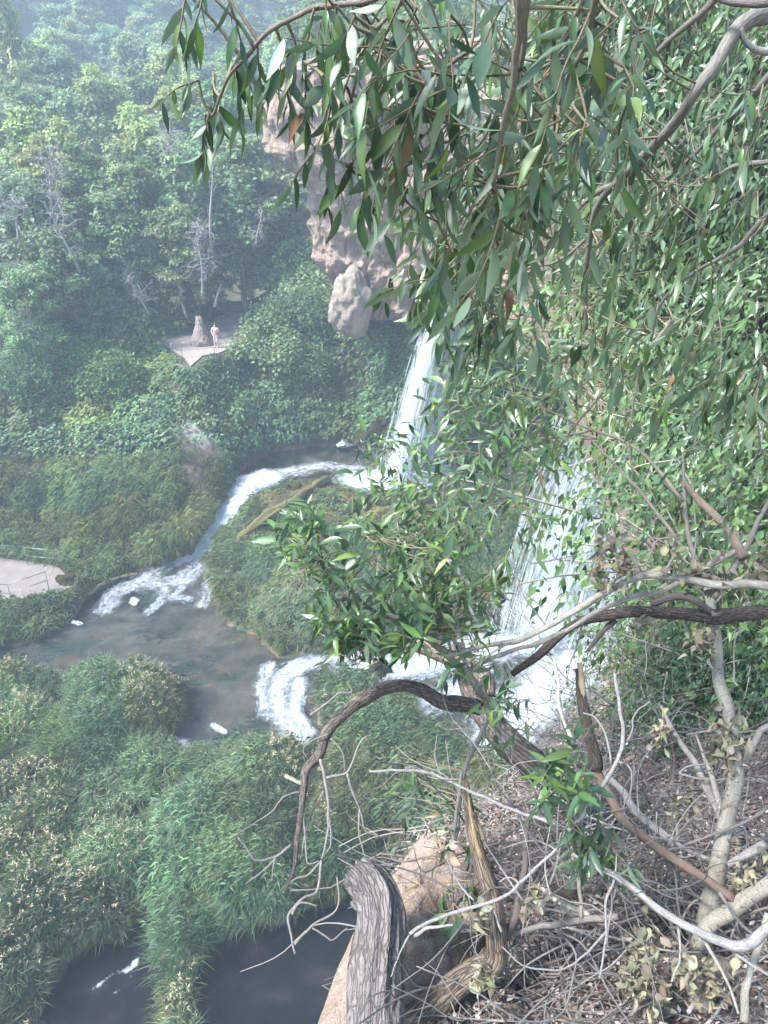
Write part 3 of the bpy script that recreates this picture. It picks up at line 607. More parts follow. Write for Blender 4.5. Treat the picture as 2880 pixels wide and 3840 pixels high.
class Mass:
    def __init__(s): s.V, s.F, s.C, s.n = [], [], [], 0
    def add(s, V, F, C): s.V.append(V); s.F.append(F + s.n); s.C.append(C); s.n += len(V)
    def build(s, name, mat, parent=None, origin=None):
        V = np.vstack(s.V)
        if origin is not None: V = V - np.asarray(origin)
        o = obj(name, mesh(name, V, np.vstack(s.F), mat, np.clip(np.vstack(s.C), 0.003, 1)), parent); o['kind'] = 'stuff'; return o

def tnormal(x, y):
    e = 0.25; dx = (hgt(x + e, y) - hgt(x - e, y)) / (2 * e); dy = (hgt(x, y + e) - hgt(x, y - e)) / (2 * e)
    return np.stack([-dx, -dy, np.ones_like(x)], -1)
# candidate rooting points, denser on steep ground, inside what the gorge shows
NS = 420000
X = rng.uniform(-33, 13, NS); Y = rng.uniform(8.5, 56, NS)
tn = tnormal(X, Y); slope = np.linalg.norm(tn, axis=1); keepw = rng.uniform(0, 4.0, NS) < np.minimum(slope, 4.0)
X, Y, tn, slope = X[keepw], Y[keepw], nrm(tn[keepw]), slope[keepw]
Z = hgt(X, Y); P = np.stack([X, Y, Z], -1); px, py, dep = proj(P)
ok = (px > -350) & (px < 2700) & (py > 1150) & (py < 4200)
dSt, iSt = segdist(X, Y, SXY), inpoly(X, Y, SXY); iPo = inpoly(X, Y, PXY); dPo = segdist(X, Y, PXY)
ok &= ~iSt & ~iPo
for poly in (PATH_LOW, PLAT): ok &= ~(inpoly(X, Y, poly) | (segdist(X, Y, poly) < (0.5 if poly is PLAT else .15)))
ok &= segdist(X, Y, np.array(STEPS)[:, :2], False) > 1.1
inb = inpoly(px, py, [(620,1590),(730,1580),(800,1660),(840,1720),(790,1780),(770,1880),(700,1800),(690,1690)]) & (dep < 50)
ok &= ~(inb & (rng.uniform(0, 1, len(X)) < 0.85))
X, Y, Z, P, px, py, dep, tn, slope, dSt = [a[ok] for a in (X, Y, Z, P, px, py, dep, tn, slope, dSt)]
u = rng.uniform(0, 1, len(X)); patch = fbm(P * 0.35, 3, 91); patch2 = fbm(P * 0.9, 3, 93)
# tussocks: every rooting point belongs to the nearest jittered clump centre
def tussock(x, y, cell, seed):
    ci, cj = np.floor(x / cell).astype(np.int64), np.floor(y / cell).astype(np.int64); best = np.full(len(x), 1e9); dx = np.zeros(len(x)); dy = np.zeros(len(x)); hv = np.zeros(len(x))
    for a in (-1, 0, 1):
        for b in (-1, 0, 1):
            i, j = ci + a, cj + b; ux, uy = (i + .1 + .8 * _hash(i, j, i * 0, seed)) * cell, (j + .1 + .8 * _hash(i, j, i * 0, seed + 1)) * cell
            d = np.hypot(x - ux, y - uy); w = d < best; best = np.where(w, d, best); dx = np.where(w, x - ux, dx); dy = np.where(w, y - uy, dy); hv = np.where(w, _hash(i, j, i * 0, seed + 2), hv)
    return best / (cell * .62), dx / (cell * .62), dy / (cell * .62), hv
tr_, tdx, tdy, thv = tussock(X + .45 * patch2, Y + .45 * patch, 1.9, 5)
tr2, tdx2, tdy2, thv2 = tussock(X, Y, 0.6, 9)
dome = np.clip(1 - tr_ ** 2, 0, 1) ** .7 * (.3 + 1.0 * thv) + .3 * np.clip(1 - tr2 ** 2, 0, 1) * thv2
tn = nrm(tn + np.stack([tdx * .9 + tdx2 * .35, tdy * .9 + tdy2 * .35, 0 * X], -1) * np.minimum(1, .5 + thv)[:, None])
th4 = _hash((thv * 65535).astype(np.int64), 3, 5, 17); th5 = _hash((thv * 65535).astype(np.int64), 9, 2, 23)
tcol = (.66 + .62 * th4)[:, None] * np.stack([.86 + .3 * th5, 1 + 0 * th5, 1.12 - .24 * th5], -1) * (1 + .10 * np.stack([_hash((thv * 9973).astype(np.int64), 1, 2, 1) - .5, 0 * X, _hash((thv * 9973).astype(np.int64), 1, 2, 7) - .5], -1) * 2)
dome = dome * np.where((segdist(X, Y, PLAT) < 2.6), .22, 1.0) * np.where(segdist(X, Y, PATH_LOW) < 1.0, .45, 1)
dome = dome * np.where((py < 2130) & (px > 800) & (dep < 43) & (py > 1780), .42, 1.0)
WIND = np.array([-.55, -.15, -.28])
# kinds by where they grow
mossy = inpoly(px, py, [(960,1830),(1130,1800),(1420,1840),(1700,1850),(1750,1990),(1400,1990),(1290,1960),(1200,1960),(1000,1960)])
leafy = (py < 1720) & (dep > 38) & ~mossy
brightp = inpoly(px, py, [(200,1450),(430,1290),(640,1300),(660,1420),(540,1600),(300,1650),(190,1580)])
bank = (dep > 30) & (px < 860) & ~leafy & ~mossy
near = (dep < 31) & (px < 1250) & (py > 2380)
rest = ~(leafy | bank | near | mossy)
def colour(base, n, var=0.35, hue=0.15, pt=None):
    base = np.asarray(base, float); c = base[None] * (1 + var * rng.uniform(-1, 1, (n, 1))) * (1 + hue * rng.uniform(-1, 1, (n, 3)))
    if pt is not None: c = c * (1 + 0.35 * pt[:, None])
    return c
gap = (tr_ > .93) & (rng.uniform(0, 1, len(X)) < .75)
def sub(mask, frac): return np.where(mask & ~gap & (rng.uniform(0, 1, len(X)) < frac))[0]
def plants(idx, nl, h0, h1, l0, l1, wr, base, mass, spread=0.25, sag=0.35, base2=None, mixv=None, out=0.5):
    """leafy herbs: nl leaves about a short stem"""
    n = len(idx); I = np.repeat(idx, nl); k = len(I)
    hh = np.repeat(h0 + (h1 - h0) * dome[idx] * rng.uniform(.75, 1.15, n), nl) * rng.uniform(0.45, 1.0, k) ** 0.6
    grow = nrm(tn[I] * 0.55 + np.array([0, 0, 1.0])); a = rng.uniform(0, 2 * np.pi, k)
    rad = np.stack([np.cos(a), np.sin(a), rng.uniform(-.2, .5, k)], -1)
    Q = P[I] + grow * hh[:, None] + rad * (rng.uniform(0, spread, k))[:, None]
    D = nrm(rad * out + tn[I] * 0.35 + rng.normal(0, .25, (k, 3)) + WIND); L = rng.uniform(l0, l1, k)
    Nn = nrm(np.array([0, 0, .6]) + tn[I] * 1.0 + rng.normal(0, 0.38, (k, 3)))
    b = np.repeat(colour(base, n, 0.3, 0.12, patch[idx]) * tcol[idx], nl, axis=0)
    if base2 is not None:
        w = np.clip((mixv[I] if mixv is not None else 0) + rng.normal(0, .15, k), 0, 1)[:, None]; b = b * (1 - w) + colour(base2, k) * w
    mass.add(*leaf_quads(Q, D, Nn, L, L * wr, np.full(k, sag), b * (1 + 0.25 * rng.uniform(-1, 1, (k, 1)))))
def grassy(idx, nb, h0, h1, w, base, mass, lean=0.4, bend=0.6, base2=None, mixv=None):
    n = len(idx); I = np.repeat(idx, nb); k = len(I); a = rng.uniform(0, 2 * np.pi, k); pl = np.repeat(.45 + .75 * dome[idx], nb)
    D = nrm(np.array([0, 0, 1.0]) + tn[I] * 0.5 + np.stack([np.cos(a), np.sin(a), 0 * a], -1) * rng.uniform(.1, lean * 2, k)[:, None] + WIND * .5)
    Q = P[I] + rng.normal(0, 0.06, (k, 3)); L = rng.uniform(h0, h1, k) * pl
    b = np.repeat(colour(base, n, 0.3, 0.12, patch[idx]) * tcol[idx], nb, axis=0)
    if base2 is not None:
        wv = np.clip(mixv[I] + rng.normal(0, .2, k), 0, 1)[:, None]; b = b * (1 - wv) + colour(base2, k) * wv
    mass.add(*blades(Q, D, L, rng.uniform(.6, 1.2, k) * w, rng.uniform(.2, 1.2, k) * bend, b))

G_LEAFY, G_BANK, G_NEAR, G_ISLE = (0.078, 0.128, 0.052), (0.088, 0.132, 0.05), (0.082, 0.125, 0.062), (0.082, 0.128, 0.055)
ms = Mass(); plants(sub(leafy & ~brightp, .5), 6, 0.15, 1.5, .18, .36, .26, G_LEAFY, ms, .3); plants(sub(leafy & brightp, .55), 6, .15, 1.3, .18, .34, .27, (0.11, 0.165, 0.045), ms, .3)
tag(ms.build('bank_foliage', M_HERB), 'dense leafy green herbs covering the far bank and wall under the platform', 'foliage')
brown = np.clip(1.15 - np.hypot((px - 735) / 130, (py - 1850) / 260) + .45 * patch2, 0, 1) * .35
ms = Mass(); plants(sub(bank, .35), 5, .1, 1.2, .24, .46, .085, G_BANK, ms, .25, .7, (0.16, 0.12, 0.045), brown); grassy(sub(bank, .8), 7, .6, 1.2, .014, (0.10, 0.145, 0.055), ms, .6, 1.3, (0.17, 0.13, 0.05), brown)
tag(ms.build('bank_grass', M_HERB), 'long drooping grass and reeds on the steep bank above the stream bend', 'grass')
tan = np.clip(0.15 + 0.8 * fbm(P * 0.5 + 5, 3, 95), 0, 1)
lime = inpoly(px, py, [(0,2560),(120,2600),(330,2780),(150,2900),(0,2880)])
ms = Mass(); plants(sub(near & ~lime, .65), 6, .1, 1.1, .16, .34, .085, G_NEAR, ms, .18, .6); plants(sub(near & lime, .7), 6, .1, .8, .14, .3, .09, (0.10, 0.18, 0.05), ms, .22, .5)
grassy(sub(near, .95), 7, .55, 1.15, .009, (0.095, 0.14, 0.065), ms, .45, .9)
tag(ms.build('reed_grass', M_HERB), 'thick blue-green reed grass filling the near bank below the viewpoint', 'grass')
# tan seed heads over the near reeds
ix = sub(near & ((th5 > .62) | inpoly(px, py, [(0,3250),(560,3000),(560,3400),(300,3650),(0,3700)])), .6); ms = Mass(); n = len(ix)
top = P[ix] + np.array([0, 0, 1.0]) * ((.35 + .75 * dome[ix]) * rng.uniform(.85, 1.2, n))[:, None] + rng.normal(0, .1, (n, 3))
for k in range(7):
    a = rng.uniform(0, 2 * np.pi, n); D = nrm(np.stack([np.cos(a) * .6, np.sin(a) * .6, rng.uniform(.2, 1.2, n)], -1)); L = rng.uniform(.08, .17, n)
    ms.add(*leaf_quads(top + np.array([-.012 * k, 0, .10 - .03 * k]), D, nrm(rng.normal(size=(n, 3))), L, L * .10, np.full(n, .3), colour((0.34, 0.30, 0.19), n, .3, .08)))
tag(ms.build('seed_heads', M_DRYLEAF), 'straw coloured seed heads standing above the near reeds', 'grass', kind='stuff')
ms = Mass(); plants(sub(rest, .4), 5, .08, .95, .18, .36, .09, G_ISLE, ms, .2, .6); palei = inpoly(px, py, [(960,2180),(1150,2120),(1300,2250),(1280,2460),(1150,2480),(1020,2400)]); grassy(sub(rest & ~palei, .75), 7, .4, .95, .012, (0.10, 0.14, 0.06), ms, .5, 1.0); grassy(sub(rest & palei, .9), 8, .5, .95, .013, (0.14, 0.165, 0.10), ms, .5, 1.3)
tag(ms.build('island_grass', M_HERB), 'hummocky green grass on the island between rapids and whitewater', 'grass')
ms = Mass(); plants(sub(mossy, .85), 6, .01, .12, .05, .12, .35, (0.125, 0.115, 0.03), ms, .12, .3); plants(sub(mossy & (patch2 > 0.22), .7), 7, .05, .4, .1, .22, .3, (0.075, 0.125, 0.04), ms, .2, .4)
edge = sub((dSt < 0.45) & ~leafy, .8); plants(edge, 5, .01, .15, .05, .14, .3, (0.09, 0.10, 0.03), ms, .15, .5)
tag(ms.build('moss', M_HERB), 'yellow-green moss cushions along the rapids and the log', 'moss', kind='stuff')

# trailing weed under the clear water
wx = rng.uniform(-30, 5, 40000); wy = rng.uniform(18, 45, 40000); k_ = inpoly(wx, wy, SXY) & (segdist(wx, wy, SXY) > .3); wx, wy = wx[k_], wy[k_]; wz = hgt(wx, wy)
k_ = (fbm(np.stack([wx, wy, 0 * wx], -1) * 0.8, 3, 41) > 0.36) & (wz < .2); wx, wy, wz = wx[k_], wy[k_], wz[k_]; n = len(wx)
D = nrm(np.stack([-1 + rng.normal(0, .25, n), -.35 + rng.normal(0, .25, n), rng.uniform(.0, .3, n)], -1)); ms = Mass(); L = rng.uniform(.2, .5, n)
ms.add(*leaf_quads(np.stack([wx, wy, wz + .02], -1), D, np.tile([0, 0, 1.0], (n, 1)), L, L * .08, np.full(n, .1), colour((0.035, 0.07, 0.035), n)))
tag(ms.build('water_weed', M_HERB), 'dark green weed trailing under the shallow stream', 'weed', kind='stuff')

# ================================================================ LOGS IN THE STREAM
def log(name, label, pts, r0, r1, col, mat, sides=18, n=40, rough=0.38, seed=1, cat='log', stubs=0):
    pts = np.asarray(pts); o0 = pts[0]; t = Tubes(); c = catmull(pts - o0, n); c = c + fbm(c * 1.3 + seed, 2, seed)[:, None] * np.array([.3, .3, .2]) * r0
    t.add(c, np.linspace(r0, r1, n), sides, col, rough, seed); r = np.random.default_rng(seed)
    for _ in range(stubs):
        i = r.integers(3, n - 3); d = nrm(r.normal(size=3) + np.array([0, 0, .8])); t.add(np.array([c[i], c[i] + d * r0 * r.uniform(1.6, 3)]), [r0 * .3, r0 * .15], 7, col, .1, seed)
    o = obj(name, t.mesh(name, mat), None, o0); return tag(o, label, cat)
def settle(a, b, up=.28):
    z = 1.0
    for _ in range(8): c = Pz(a, b, z); z = .5 * z + .5 * (max(float(hgt(c[:1], c[1:2])[0]), .4) + up)
    return Pz(a, b, z)
M_MOSSLOG = attr_mat('mossy_bark', .95, 5, .75, .9, .06, (1, 1, 1), .1, (0.06, 0.05, 0.02))
log('mossy_log', 'long straight mossy log lying diagonally across the rapids', [settle(898, 2020), settle(1010, 1932), settle(1120, 1865), settle(1222, 1800)], .24, .29, (0.10, 0.088, 0.036), M_MOSSLOG, stubs=5, rough=.6)
log('drift_log', 'thin twisted driftwood log at the foot of the left bank', [Pz(325, 2232, .3), Pz(390, 2190, .22), Pz(450, 2165, .2), Pz(520, 2148, .15)], .12, .07, (0.12, 0.10, 0.06), M_MOSSLOG, seed=3)
log('mossy_log', 'short yellow mossy log end above the whitewater behind the white twig', [Pz(1740, 2150, 1.6), Pz(1800, 2220, 1.4), Pz(1870, 2270, 1.0)], .2, .2, (0.12, 0.115, 0.035), M_MOSSLOG, seed=5)
log('mossy_log', 'small dark mossy stick leaning on the rock shelf right of the long log', [Pz(1368, 1910, 1.6), Pz(1392, 1862, 1.9)], .12, .1, (0.10, 0.09, 0.04), M_MOSSLOG, seed=6)

# ================================================================ TREES
def make_tree(seed, H=13.0, R=3.4, nclump=105, nl=95, leaf=.36, low=.12, col=(0.085, 0.135, 0.05), lean=0.0, conic=0.35):
    r = np.random.default_rng(seed); t = Tubes(); bark = np.array([.26, .23, .21])
    tr = catmull(np.array([[0, 0, -1.2], [r.normal(0, .2), r.normal(0, .2), H * .3], [r.normal(0, .4) + lean, r.normal(0, .4), H * .62], [r.normal(0, .5) + lean * 1.5, r.normal(0, .4), H * .95]]), 14)
    t.add(tr, np.linspace(.24, .03, 14) * H / 13, 8, bark, .1, seed)
    cl = []
    for k in range(nclump):
        z = r.uniform(low, 1.0) ** 0.85; prof = np.sin(np.pi * np.clip((z - low * .5) / (1.08 - low * .5), 0, 1)) ** 0.6 * (1 - conic * z)
        a = r.uniform(0, 2 * np.pi); rr = R * prof * (r.uniform(.25, 1.0) ** .55) * (1 + .35 * math.sin(3 * a + seed) * r.uniform(0, 1))
        i = min(13, int(z * 13)); cl.append(tr[i] + np.array([math.cos(a) * rr, math.sin(a) * rr, r.normal(0, .35) + (H * z * .97 - tr[i][2])]))
    cl = np.array(cl)
    for c in cl[::3]:
        j = int(np.clip(np.searchsorted(tr[:, 2], c[2] - np.hypot(c[0] - tr[5, 0], c[1] - tr[5, 1]) * .7), 1, 12)); a = tr[j]
        t.add(catmull(np.array([a, a * .5 + c * .5 + np.array([0, 0, -.25]), c]), 5), np.linspace(.065, .012, 5) * H / 13, 5, bark * 1.25, 0, 0, False)
    ms = Mass(); n = nclump * nl; I = np.repeat(np.arange(nclump), nl); s = r.uniform(.5, 1.05, nclump)[I]
    off = r.normal(size=(n, 3)); off = nrm(off) * (r.uniform(.15, 1, n) ** .5)[:, None] * np.array([.95, .95, .6]) * s[:, None]
    D = nrm(off * np.array([1, 1, .3]) + r.normal(0, .4, (n, 3)) + np.array([0, 0, -.1])); Nn = nrm(np.array([0, 0, .8]) + off * 1.3 / s[:, None] + r.normal(0, .28, (n, 3))); L = r.uniform(.6, 1.15, n) * leaf
    cc = np.asarray(col)[None] * (1 + .28 * r.uniform(-1, 1, (nclump, 1)))[I] * (1 + .12 * r.uniform(-1, 1, (nclump, 3)))[I] * (1 + .3 * r.uniform(-1, 1, (n, 1)))
    V, F, Cc = leaf_quads(cl[I] + off, D, Nn, L, L * .36, np.full(n, .15), cc)
    return t.mesh('trunk', M_FARBARK), mesh('crown', V, F, M_TREE, np.clip(Cc, .003, 1)), H
def make_bush(seed, R=1.7, nl=3600, leaf=.2, col=(0.07, 0.12, 0.05)):
    r = np.random.default_rng(seed); t = Tubes(); k = 42
    a = r.uniform(0, 2 * np.pi, k); rr = R * r.uniform(.1, 1, k) ** .6; cl = np.stack([np.cos(a) * rr, np.sin(a) * rr, (R * 1.25) * (1 - .55 * (rr / R) ** 2) * r.uniform(.3, 1, k)], -1)
    for c in cl[::3]: t.add(catmull(np.array([[0, 0, -.3], c * .5 + np.array([0, 0, .15]), c]), 5), np.linspace(.04, .01, 5), 5, (.2, .17, .14), 0, 0, False)
    I = r.integers(0, k, nl); off = nrm(r.normal(size=(nl, 3))) * (r.uniform(.1, 1, nl) ** .5 * .55)[:, None]
    D = nrm(off + r.normal(0, .3, (nl, 3))); Nn = nrm(np.array([0, 0, 1.]) + off + r.normal(0, .4, (nl, 3))); L = r.uniform(.6, 1.15, nl) * leaf
    cc = np.asarray(col)[None] * (1 + .3 * r.uniform(-1, 1, (k, 1)))[I] * (1 + .25 * r.uniform(-1, 1, (nl, 1)))
    V, F, Cc = leaf_quads(cl[I] + off, D, Nn, L, L * .36, np.full(nl, .2), cc)
    return t.mesh('stem', M_FARBARK), mesh('foliage', V, F, M_TREE, np.clip(Cc, .003, 1)), R * 1.3
YG, MG, BG = (0.185, 0.235, 0.085), (0.135, 0.19, 0.085), (0.10, 0.155, 0.085)
TV = [make_tree(101, col=YG), make_tree(102, R=3.9, col=MG, lean=.4), make_tree(103, R=2.9, col=YG, conic=.5), make_tree(104, R=4.2, col=BG, low=.05), make_tree(105, R=3.3, col=(0.095, 0.15, 0.055), lean=-.5), make_tree(106, R=4.0, col=MG, low=.05, conic=.25)]
BV = [make_bush(201, col=MG), make_bush(202, R=2.0, col=(0.062, 0.115, 0.048)), make_bush(203, col=(0.085, 0.14, 0.045))]
def plant_tree(v, base, h, wide, rot, name, label, group=None, parts=('trunk', 'crown'), cat='tree'):
    a, b, H = v; e = empty(name, base); s = h / H; e.scale = (s * wide, s * wide, s); e.rotation_euler = (0, 0, rot); tag(e, label, cat, group)
    obj(parts[0], a, e); obj(parts[1], b, e); return e
def tree_at(px_, pytop, D, v, wide, label, group=None, name='leafy_tree', tall=None):
    top = Ph(px_, pytop, D); gz = float(hgt(top[:1], top[1:2])[0]); h = max(top[2] - gz, 3.5)
    return plant_tree(TV[v], (top[0], top[1], gz), h, wide, rng.uniform(0, 6.28), name, label, group)
FRONT = [(70,430,60,2,1.0,'narrow yellow-green tree behind the tall bare snag at the photo edge'),(190,470,58,0,.9,'round-topped pale green tree just right of the tall bare snag'),(503,420,60,0,1.05,'bright yellow-green domed tree in the middle of the wood'),
    (290,560,56,4,.95,'smaller light green tree in front of the domed tree'),(375,700,54,1,1.1,'low spreading green tree left of the pale curly snag'),(520,610,55,4,1.0,'light green tree directly below the bright domed tree'),
    (700,520,57,5,1.05,'mid green tree left of the slender pale trunk'),(880,490,58,1,1.15,'broad feathery tree right of the slender pale trunk, reaching towards the cliff'),(1010,620,59,3,.95,'blue-green tree in the shade below the cliff brow'),
    (640,760,52.5,5,1.05,'dense low tree behind the curly white dead branches'),(60,650,52,3,1.1,'blue-green tree at the photo edge in front of the bare snag'),(180,830,50,1,1.0,'leafy tree below the tall bare snag, above the left bank'),
    (930,800,62,3,.9,'dark low tree over the shaded hollow left of the cliff'),(1070,900,55,5,.8,'leafy tree leaning over the path right of the steps'),(330,960,49.5,3,.9,'low tree on the bank left of the stone spire'),(60,1000,47.5,5,.9,'low bushy tree at the photo edge above the left bank'),
    (1120,700,64,3,1.1,'dark tree deep in the hollow against the cliff edge'),(480,1000,52,3,.85,'low dark tree overhanging the paved platform')]
for a, b, D, v, w, lb in FRONT: tree_at(a, b, D, v, w, lb)
MID = [(365,268,76,0,1.0),(490,275,80,4,1.0),(600,215,82,2,1.15),(680,300,74,0,1.1),(780,330,72,4,1.1),(930,380,72,0,1.15),(1020,330,78,4,1.1),(1080,250,84,1,1.1),(270,330,78,5,1.1),(170,310,84,1,1.1),(60,330,80,4,1.0),(-60,380,75,1,1.2),(850,240,84,2,1.1)]
ORD = ['first', 'second', 'third', 'fourth', 'fifth', 'sixth', 'seventh', 'eighth', 'ninth', 'tenth', 'eleventh', 'twelfth', 'thirteenth']
for q_, (a, b, D, v, w) in enumerate(sorted(MID)): tree_at(a, b, D, v, w, 'hazy light green tree, %s from the left in the middle rows' % ORD[q_], 'middle rows of the wood')
for i in range(58):
    D = rng.uniform(92, 150); a = rng.uniform(-250, 1500); el = np.interp(D, [92, 150], [220, -20]) + rng.uniform(-60, 60)
    tree_at(a, el, D, int(rng.integers(0, 6)), rng.uniform(1.0, 1.3), 'pale blue hazy tree far up the wooded valley', 'far trees up the valley', 'distant_tree')
for i in range(230):
    y = rng.uniform(125, 235); x = y * rng.uniform(-.64, .16); z = float(hgt(np.array([x]), np.array([y]))[0])
    plant_tree(TV[int(rng.integers(0, 6))], (x, y, z), rng.uniform(9, 15), 1.3, rng.uniform(0, 6.28), 'hillside_tree', 'tree on the hazy hillside at the top of the photo', 'trees on the far hillside')
e = tree_at(15, 10, 88, 2, .75, 'tree in the very top corner with sunlight painted yellow into its leaves', None, 'painted_sun_tree')
gc = e.children[1]; gm = gc.data.copy(); gm.materials[0] = foliage_mat('painted_sun_leaf', .4, .6, .2); ca = gm.color_attributes['col']
arr = np.empty(len(gm.vertices) * 4, np.float32); ca.data.foreach_get('color', arr); arr = arr.reshape(-1, 4); arr[:, :3] = np.array([.95, .72, .32]) * (arr[:, 1:2] / .17); ca.data.foreach_set('color', np.clip(arr, 0, 1).ravel()); gc.data = gm  # bright yellow leaf colour stands in for sunlight on this crown
BUSH = [(1010,1180,49.5,1,1.2,'round leafy bush right of the steps'),(1010,1260,47.6,0,1.4,'leafy bush overhanging the right end of the upper handrail'),(1110,1180,49.5,1,1.6,'dense green bush left of the big pale boulder'),(1130,1320,46.8,1,1.3,'leafy bush on the wall below the big boulder'),
    (545,1200,52.5,1,1.2,'dark bush behind the paved platform left of the spire'),(660,1180,53,1,1.1,'dark bush directly behind the stone spire'),(470,1270,49.5,2,1.3,'yellow-green bush left of the upper handrail'),(330,1330,47.5,2,1.3,'bright yellow-green bush on top of the left bank'),
    (200,1290,48.5,0,1.3,'green bush near the photo edge on the bank top'),(60,1350,46.5,1,1.4,'dark bush at the photo edge above the reeds'),(420,1440,45.8,2,1.2,'yellow-green bush halfway down the left bank'),(735,1105,57,1,1.2,'dark bush at the head of the steps'),
    (1180,1050,52,0,1.5,'shaded bush under the cliff overhang'),(1130,920,56,1,1.6,'large shaded bush in the hollow beneath the cliff brow')]
for a, b, D, v, w, lb in BUSH:
    c = Ph(a, b, D); gz = float(hgt(c[:1], c[1:2])[0]); plant_tree(BV[v], (c[0], c[1], max(gz, c[2] - 2.4) - .1), 2.2 * w, 1.0, rng.uniform(0, 6), 'bush', lb, None, ('stem', 'foliage'), 'bush')
for a, b, z, w, lb in [(1120,1975,1.1,.5,'small bush on the island below the long log'),(1010,2110,.7,.45,'little bush on the island edge left of the leafy shrub'),(1420,2060,1.0,.55,'bush in the middle of the island behind the leafy shrub')]:
    c = Pz(a, b, z); gz = float(hgt(c[:1], c[1:2])[0]); plant_tree(BV[2], (c[0], c[1], gz - .1), 2.2 * w, 1.2, a, 'bush', lb, None, ('stem', 'foliage'), 'bush')
# shrubs along the cliff top
for i, (a, b, D, w, lb) in enumerate([(1180,300,52,1.1,'small shrub on the left brow of the cliff'),(1330,210,56,1.5,'pale green shrub behind the railing on the cliff top'),(1500,180,54,1.6,'wide shrub on the cliff top behind hanging leaves'),(1230,130,66,2.2,'tall bush beyond the cliff top railing'),(1420,90,70,2.6,'large bush at the back of the cliff plateau'),(1640,110,60,2.2,'bush on the plateau behind the big drooping leaves')]):
    c = Ph(a, b, D); plant_tree(BV[2 if i % 2 else 0], (c[0], c[1], min(c[2] - 1.2, 26)), 2.0 * w, 1.0, i, 'cliff_shrub', lb, None, ('stem', 'foliage'), 'bush')

# bare snags
def snag(pxb, pyb, pxt, pyt, D, label, seed, n=26, curl=.5, spread=1.0, r0=.09, droop=0.0):
    r = np.random.default_rng(seed); B, T = Ph(pxb, pyb, D), Ph(pxt, pyt, D); t = Tubes(); col = np.array([.24, .23, .225]); L = np.linalg.norm(T - B)
    tr = catmull(np.array([B * 0, (T - B) * .4 + r.normal(0, .1, 3) * L * .15, (T - B) * .75 + r.normal(0, .1, 3) * L * .15, T - B]), 14); t.add(tr, np.linspace(r0, .015, 14), 6, col, .1, seed)
    for k in range(n):
        i = r.integers(3, 13); d = nrm(r.normal(size=3) * np.array([1, .8, .5]) + np.array([0, 0, .5 - droop])); p = [tr[i]]; ll = r.uniform(.4, 1.0) * spread * (1.4 - i / 16)
        for s in range(5): d = nrm(d + r.normal(0, curl, 3) + np.array([0, 0, -droop * .5])); p.append(p[-1] + d * ll / 5)
        t.add(catmull(np.array(p), 9), np.linspace(.028, .008, 9), 4, col * r.uniform(.8, 1.15), 0, 0, False)
        for m_ in range(3):
            j = r.integers(2, 6); q_ = [p[j - 1]]; d2 = nrm(d + r.normal(0, .9, 3))
            for s in range(4): d2 = nrm(d2 + r.normal(0, curl * 1.2, 3)); q_.append(q_[-1] + d2 * ll * .12)
            t.add(catmull(np.array(q_), 6), np.linspace(.014, .006, 6), 3, col, 0, 0, False)
    e = empty('bare_snag', B); tag(e, label, 'dead tree'); obj('dead_wood', t.mesh('dead_wood', M_FARBARK), e); return e
snag(185, 900, 195, 570, 50.5, 'tall bare white snag standing among the trees at the photo edge', 1, 50, .45, 2.4, .11)
snag(300, 1020, 190, 790, 48.5, 'leaning pale dead branches below the tall bare snag', 2, 22, .4, 2.0)
snag(760, 1120, 740, 830, 50.0, 'pale curly dead branches hanging above the stone spire', 3, 52, .8, 2.2, .1, .35)
snag(560, 1180, 480, 1040, 48.8, 'small curly dead branches left of the hanging curly ones', 4, 26, .8, 1.6, .07, .2)
snag(795, 980, 793, 560, 53.0, 'slender pale straight trunk rising through the middle trees', 5, 10, .3, 1.2, .12)
snag(620, 600, 640, 480, 55.0, 'whitish dead twigs on the crown right of the bright domed tree', 6, 40, .5, 1.8, .06)
snag(70, 900, 45, 720, 48.0, 'grey dead twigs at the photo edge beside the tall bare snag', 7, 26, .5, 1.6, .07)
snag(960, 920, 985, 790, 52.0, 'arching grey dead branch near the shaded hollow', 8, 14, .5, 1.6, .06)
snag(700, 1190, 660, 1030, 51.0, 'pair of pale leaning stems behind the stone spire', 9, 6, .4, .8, .12)
snag(805, 1150, 830, 1060, 50.0, 'short forked pale stem beside the foot of the steps', 10, 4, .4, .7, .12)
snag(150, 1250, 60, 1230, 46.5, 'grey fallen branches tangled in the left bank top', 11, 22, .4, 1.6, .06)

# ================================================================ HANDRAILS
m, nt, out = newmat('rail_steel'); p_ = N(nt, 'ShaderNodeBsdfPrincipled'); p_.inputs['Metallic'].default_value = .6; p_.inputs['Roughness'].default_value = .45
nt.links.new(ramp(nt, noise(nt, 9, 5, .6, objco(nt)), [(.35, (.12, .11, .11)), (.65, (.22, .215, .22))]), p_.inputs['Base Color']); nt.links.new(p_.outputs[0], out.inputs[0]); M_RAIL = m
def handrail(label, top, gz, h, posts, r=.025):
    r = r * .6
    T = np.array([Pz(a, b, gz + h) for a, b in top]); e = empty('handrail', (T[0][0], T[0][1], gz)); tag(e, label, 'handrail'); O = np.array([T[0][0], T[0][1], gz])
    for dz in (0, -.5):
        t = Tubes()
        for i in range(len(T) - 1):
            t.add(np.array([T[i], T[i + 1]]) - O + np.array([0, 0, dz]), r if dz == 0 else r * .8, 8)
        obj('rail', t.mesh('rail', M_RAIL), e)
    for i in posts:
        p = T[i] - O; t = Tubes(); t.add(np.array([[p[0], p[1], -.3], [p[0], p[1], h]]), r, 8); obj('post', t.mesh('post', M_RAIL), e)
handrail('grey steel handrail on the far side of the lower concrete path', [(-300,2012),(89,2053),(217,2066)], .93, 1.05, (0, 1, 2), .03)
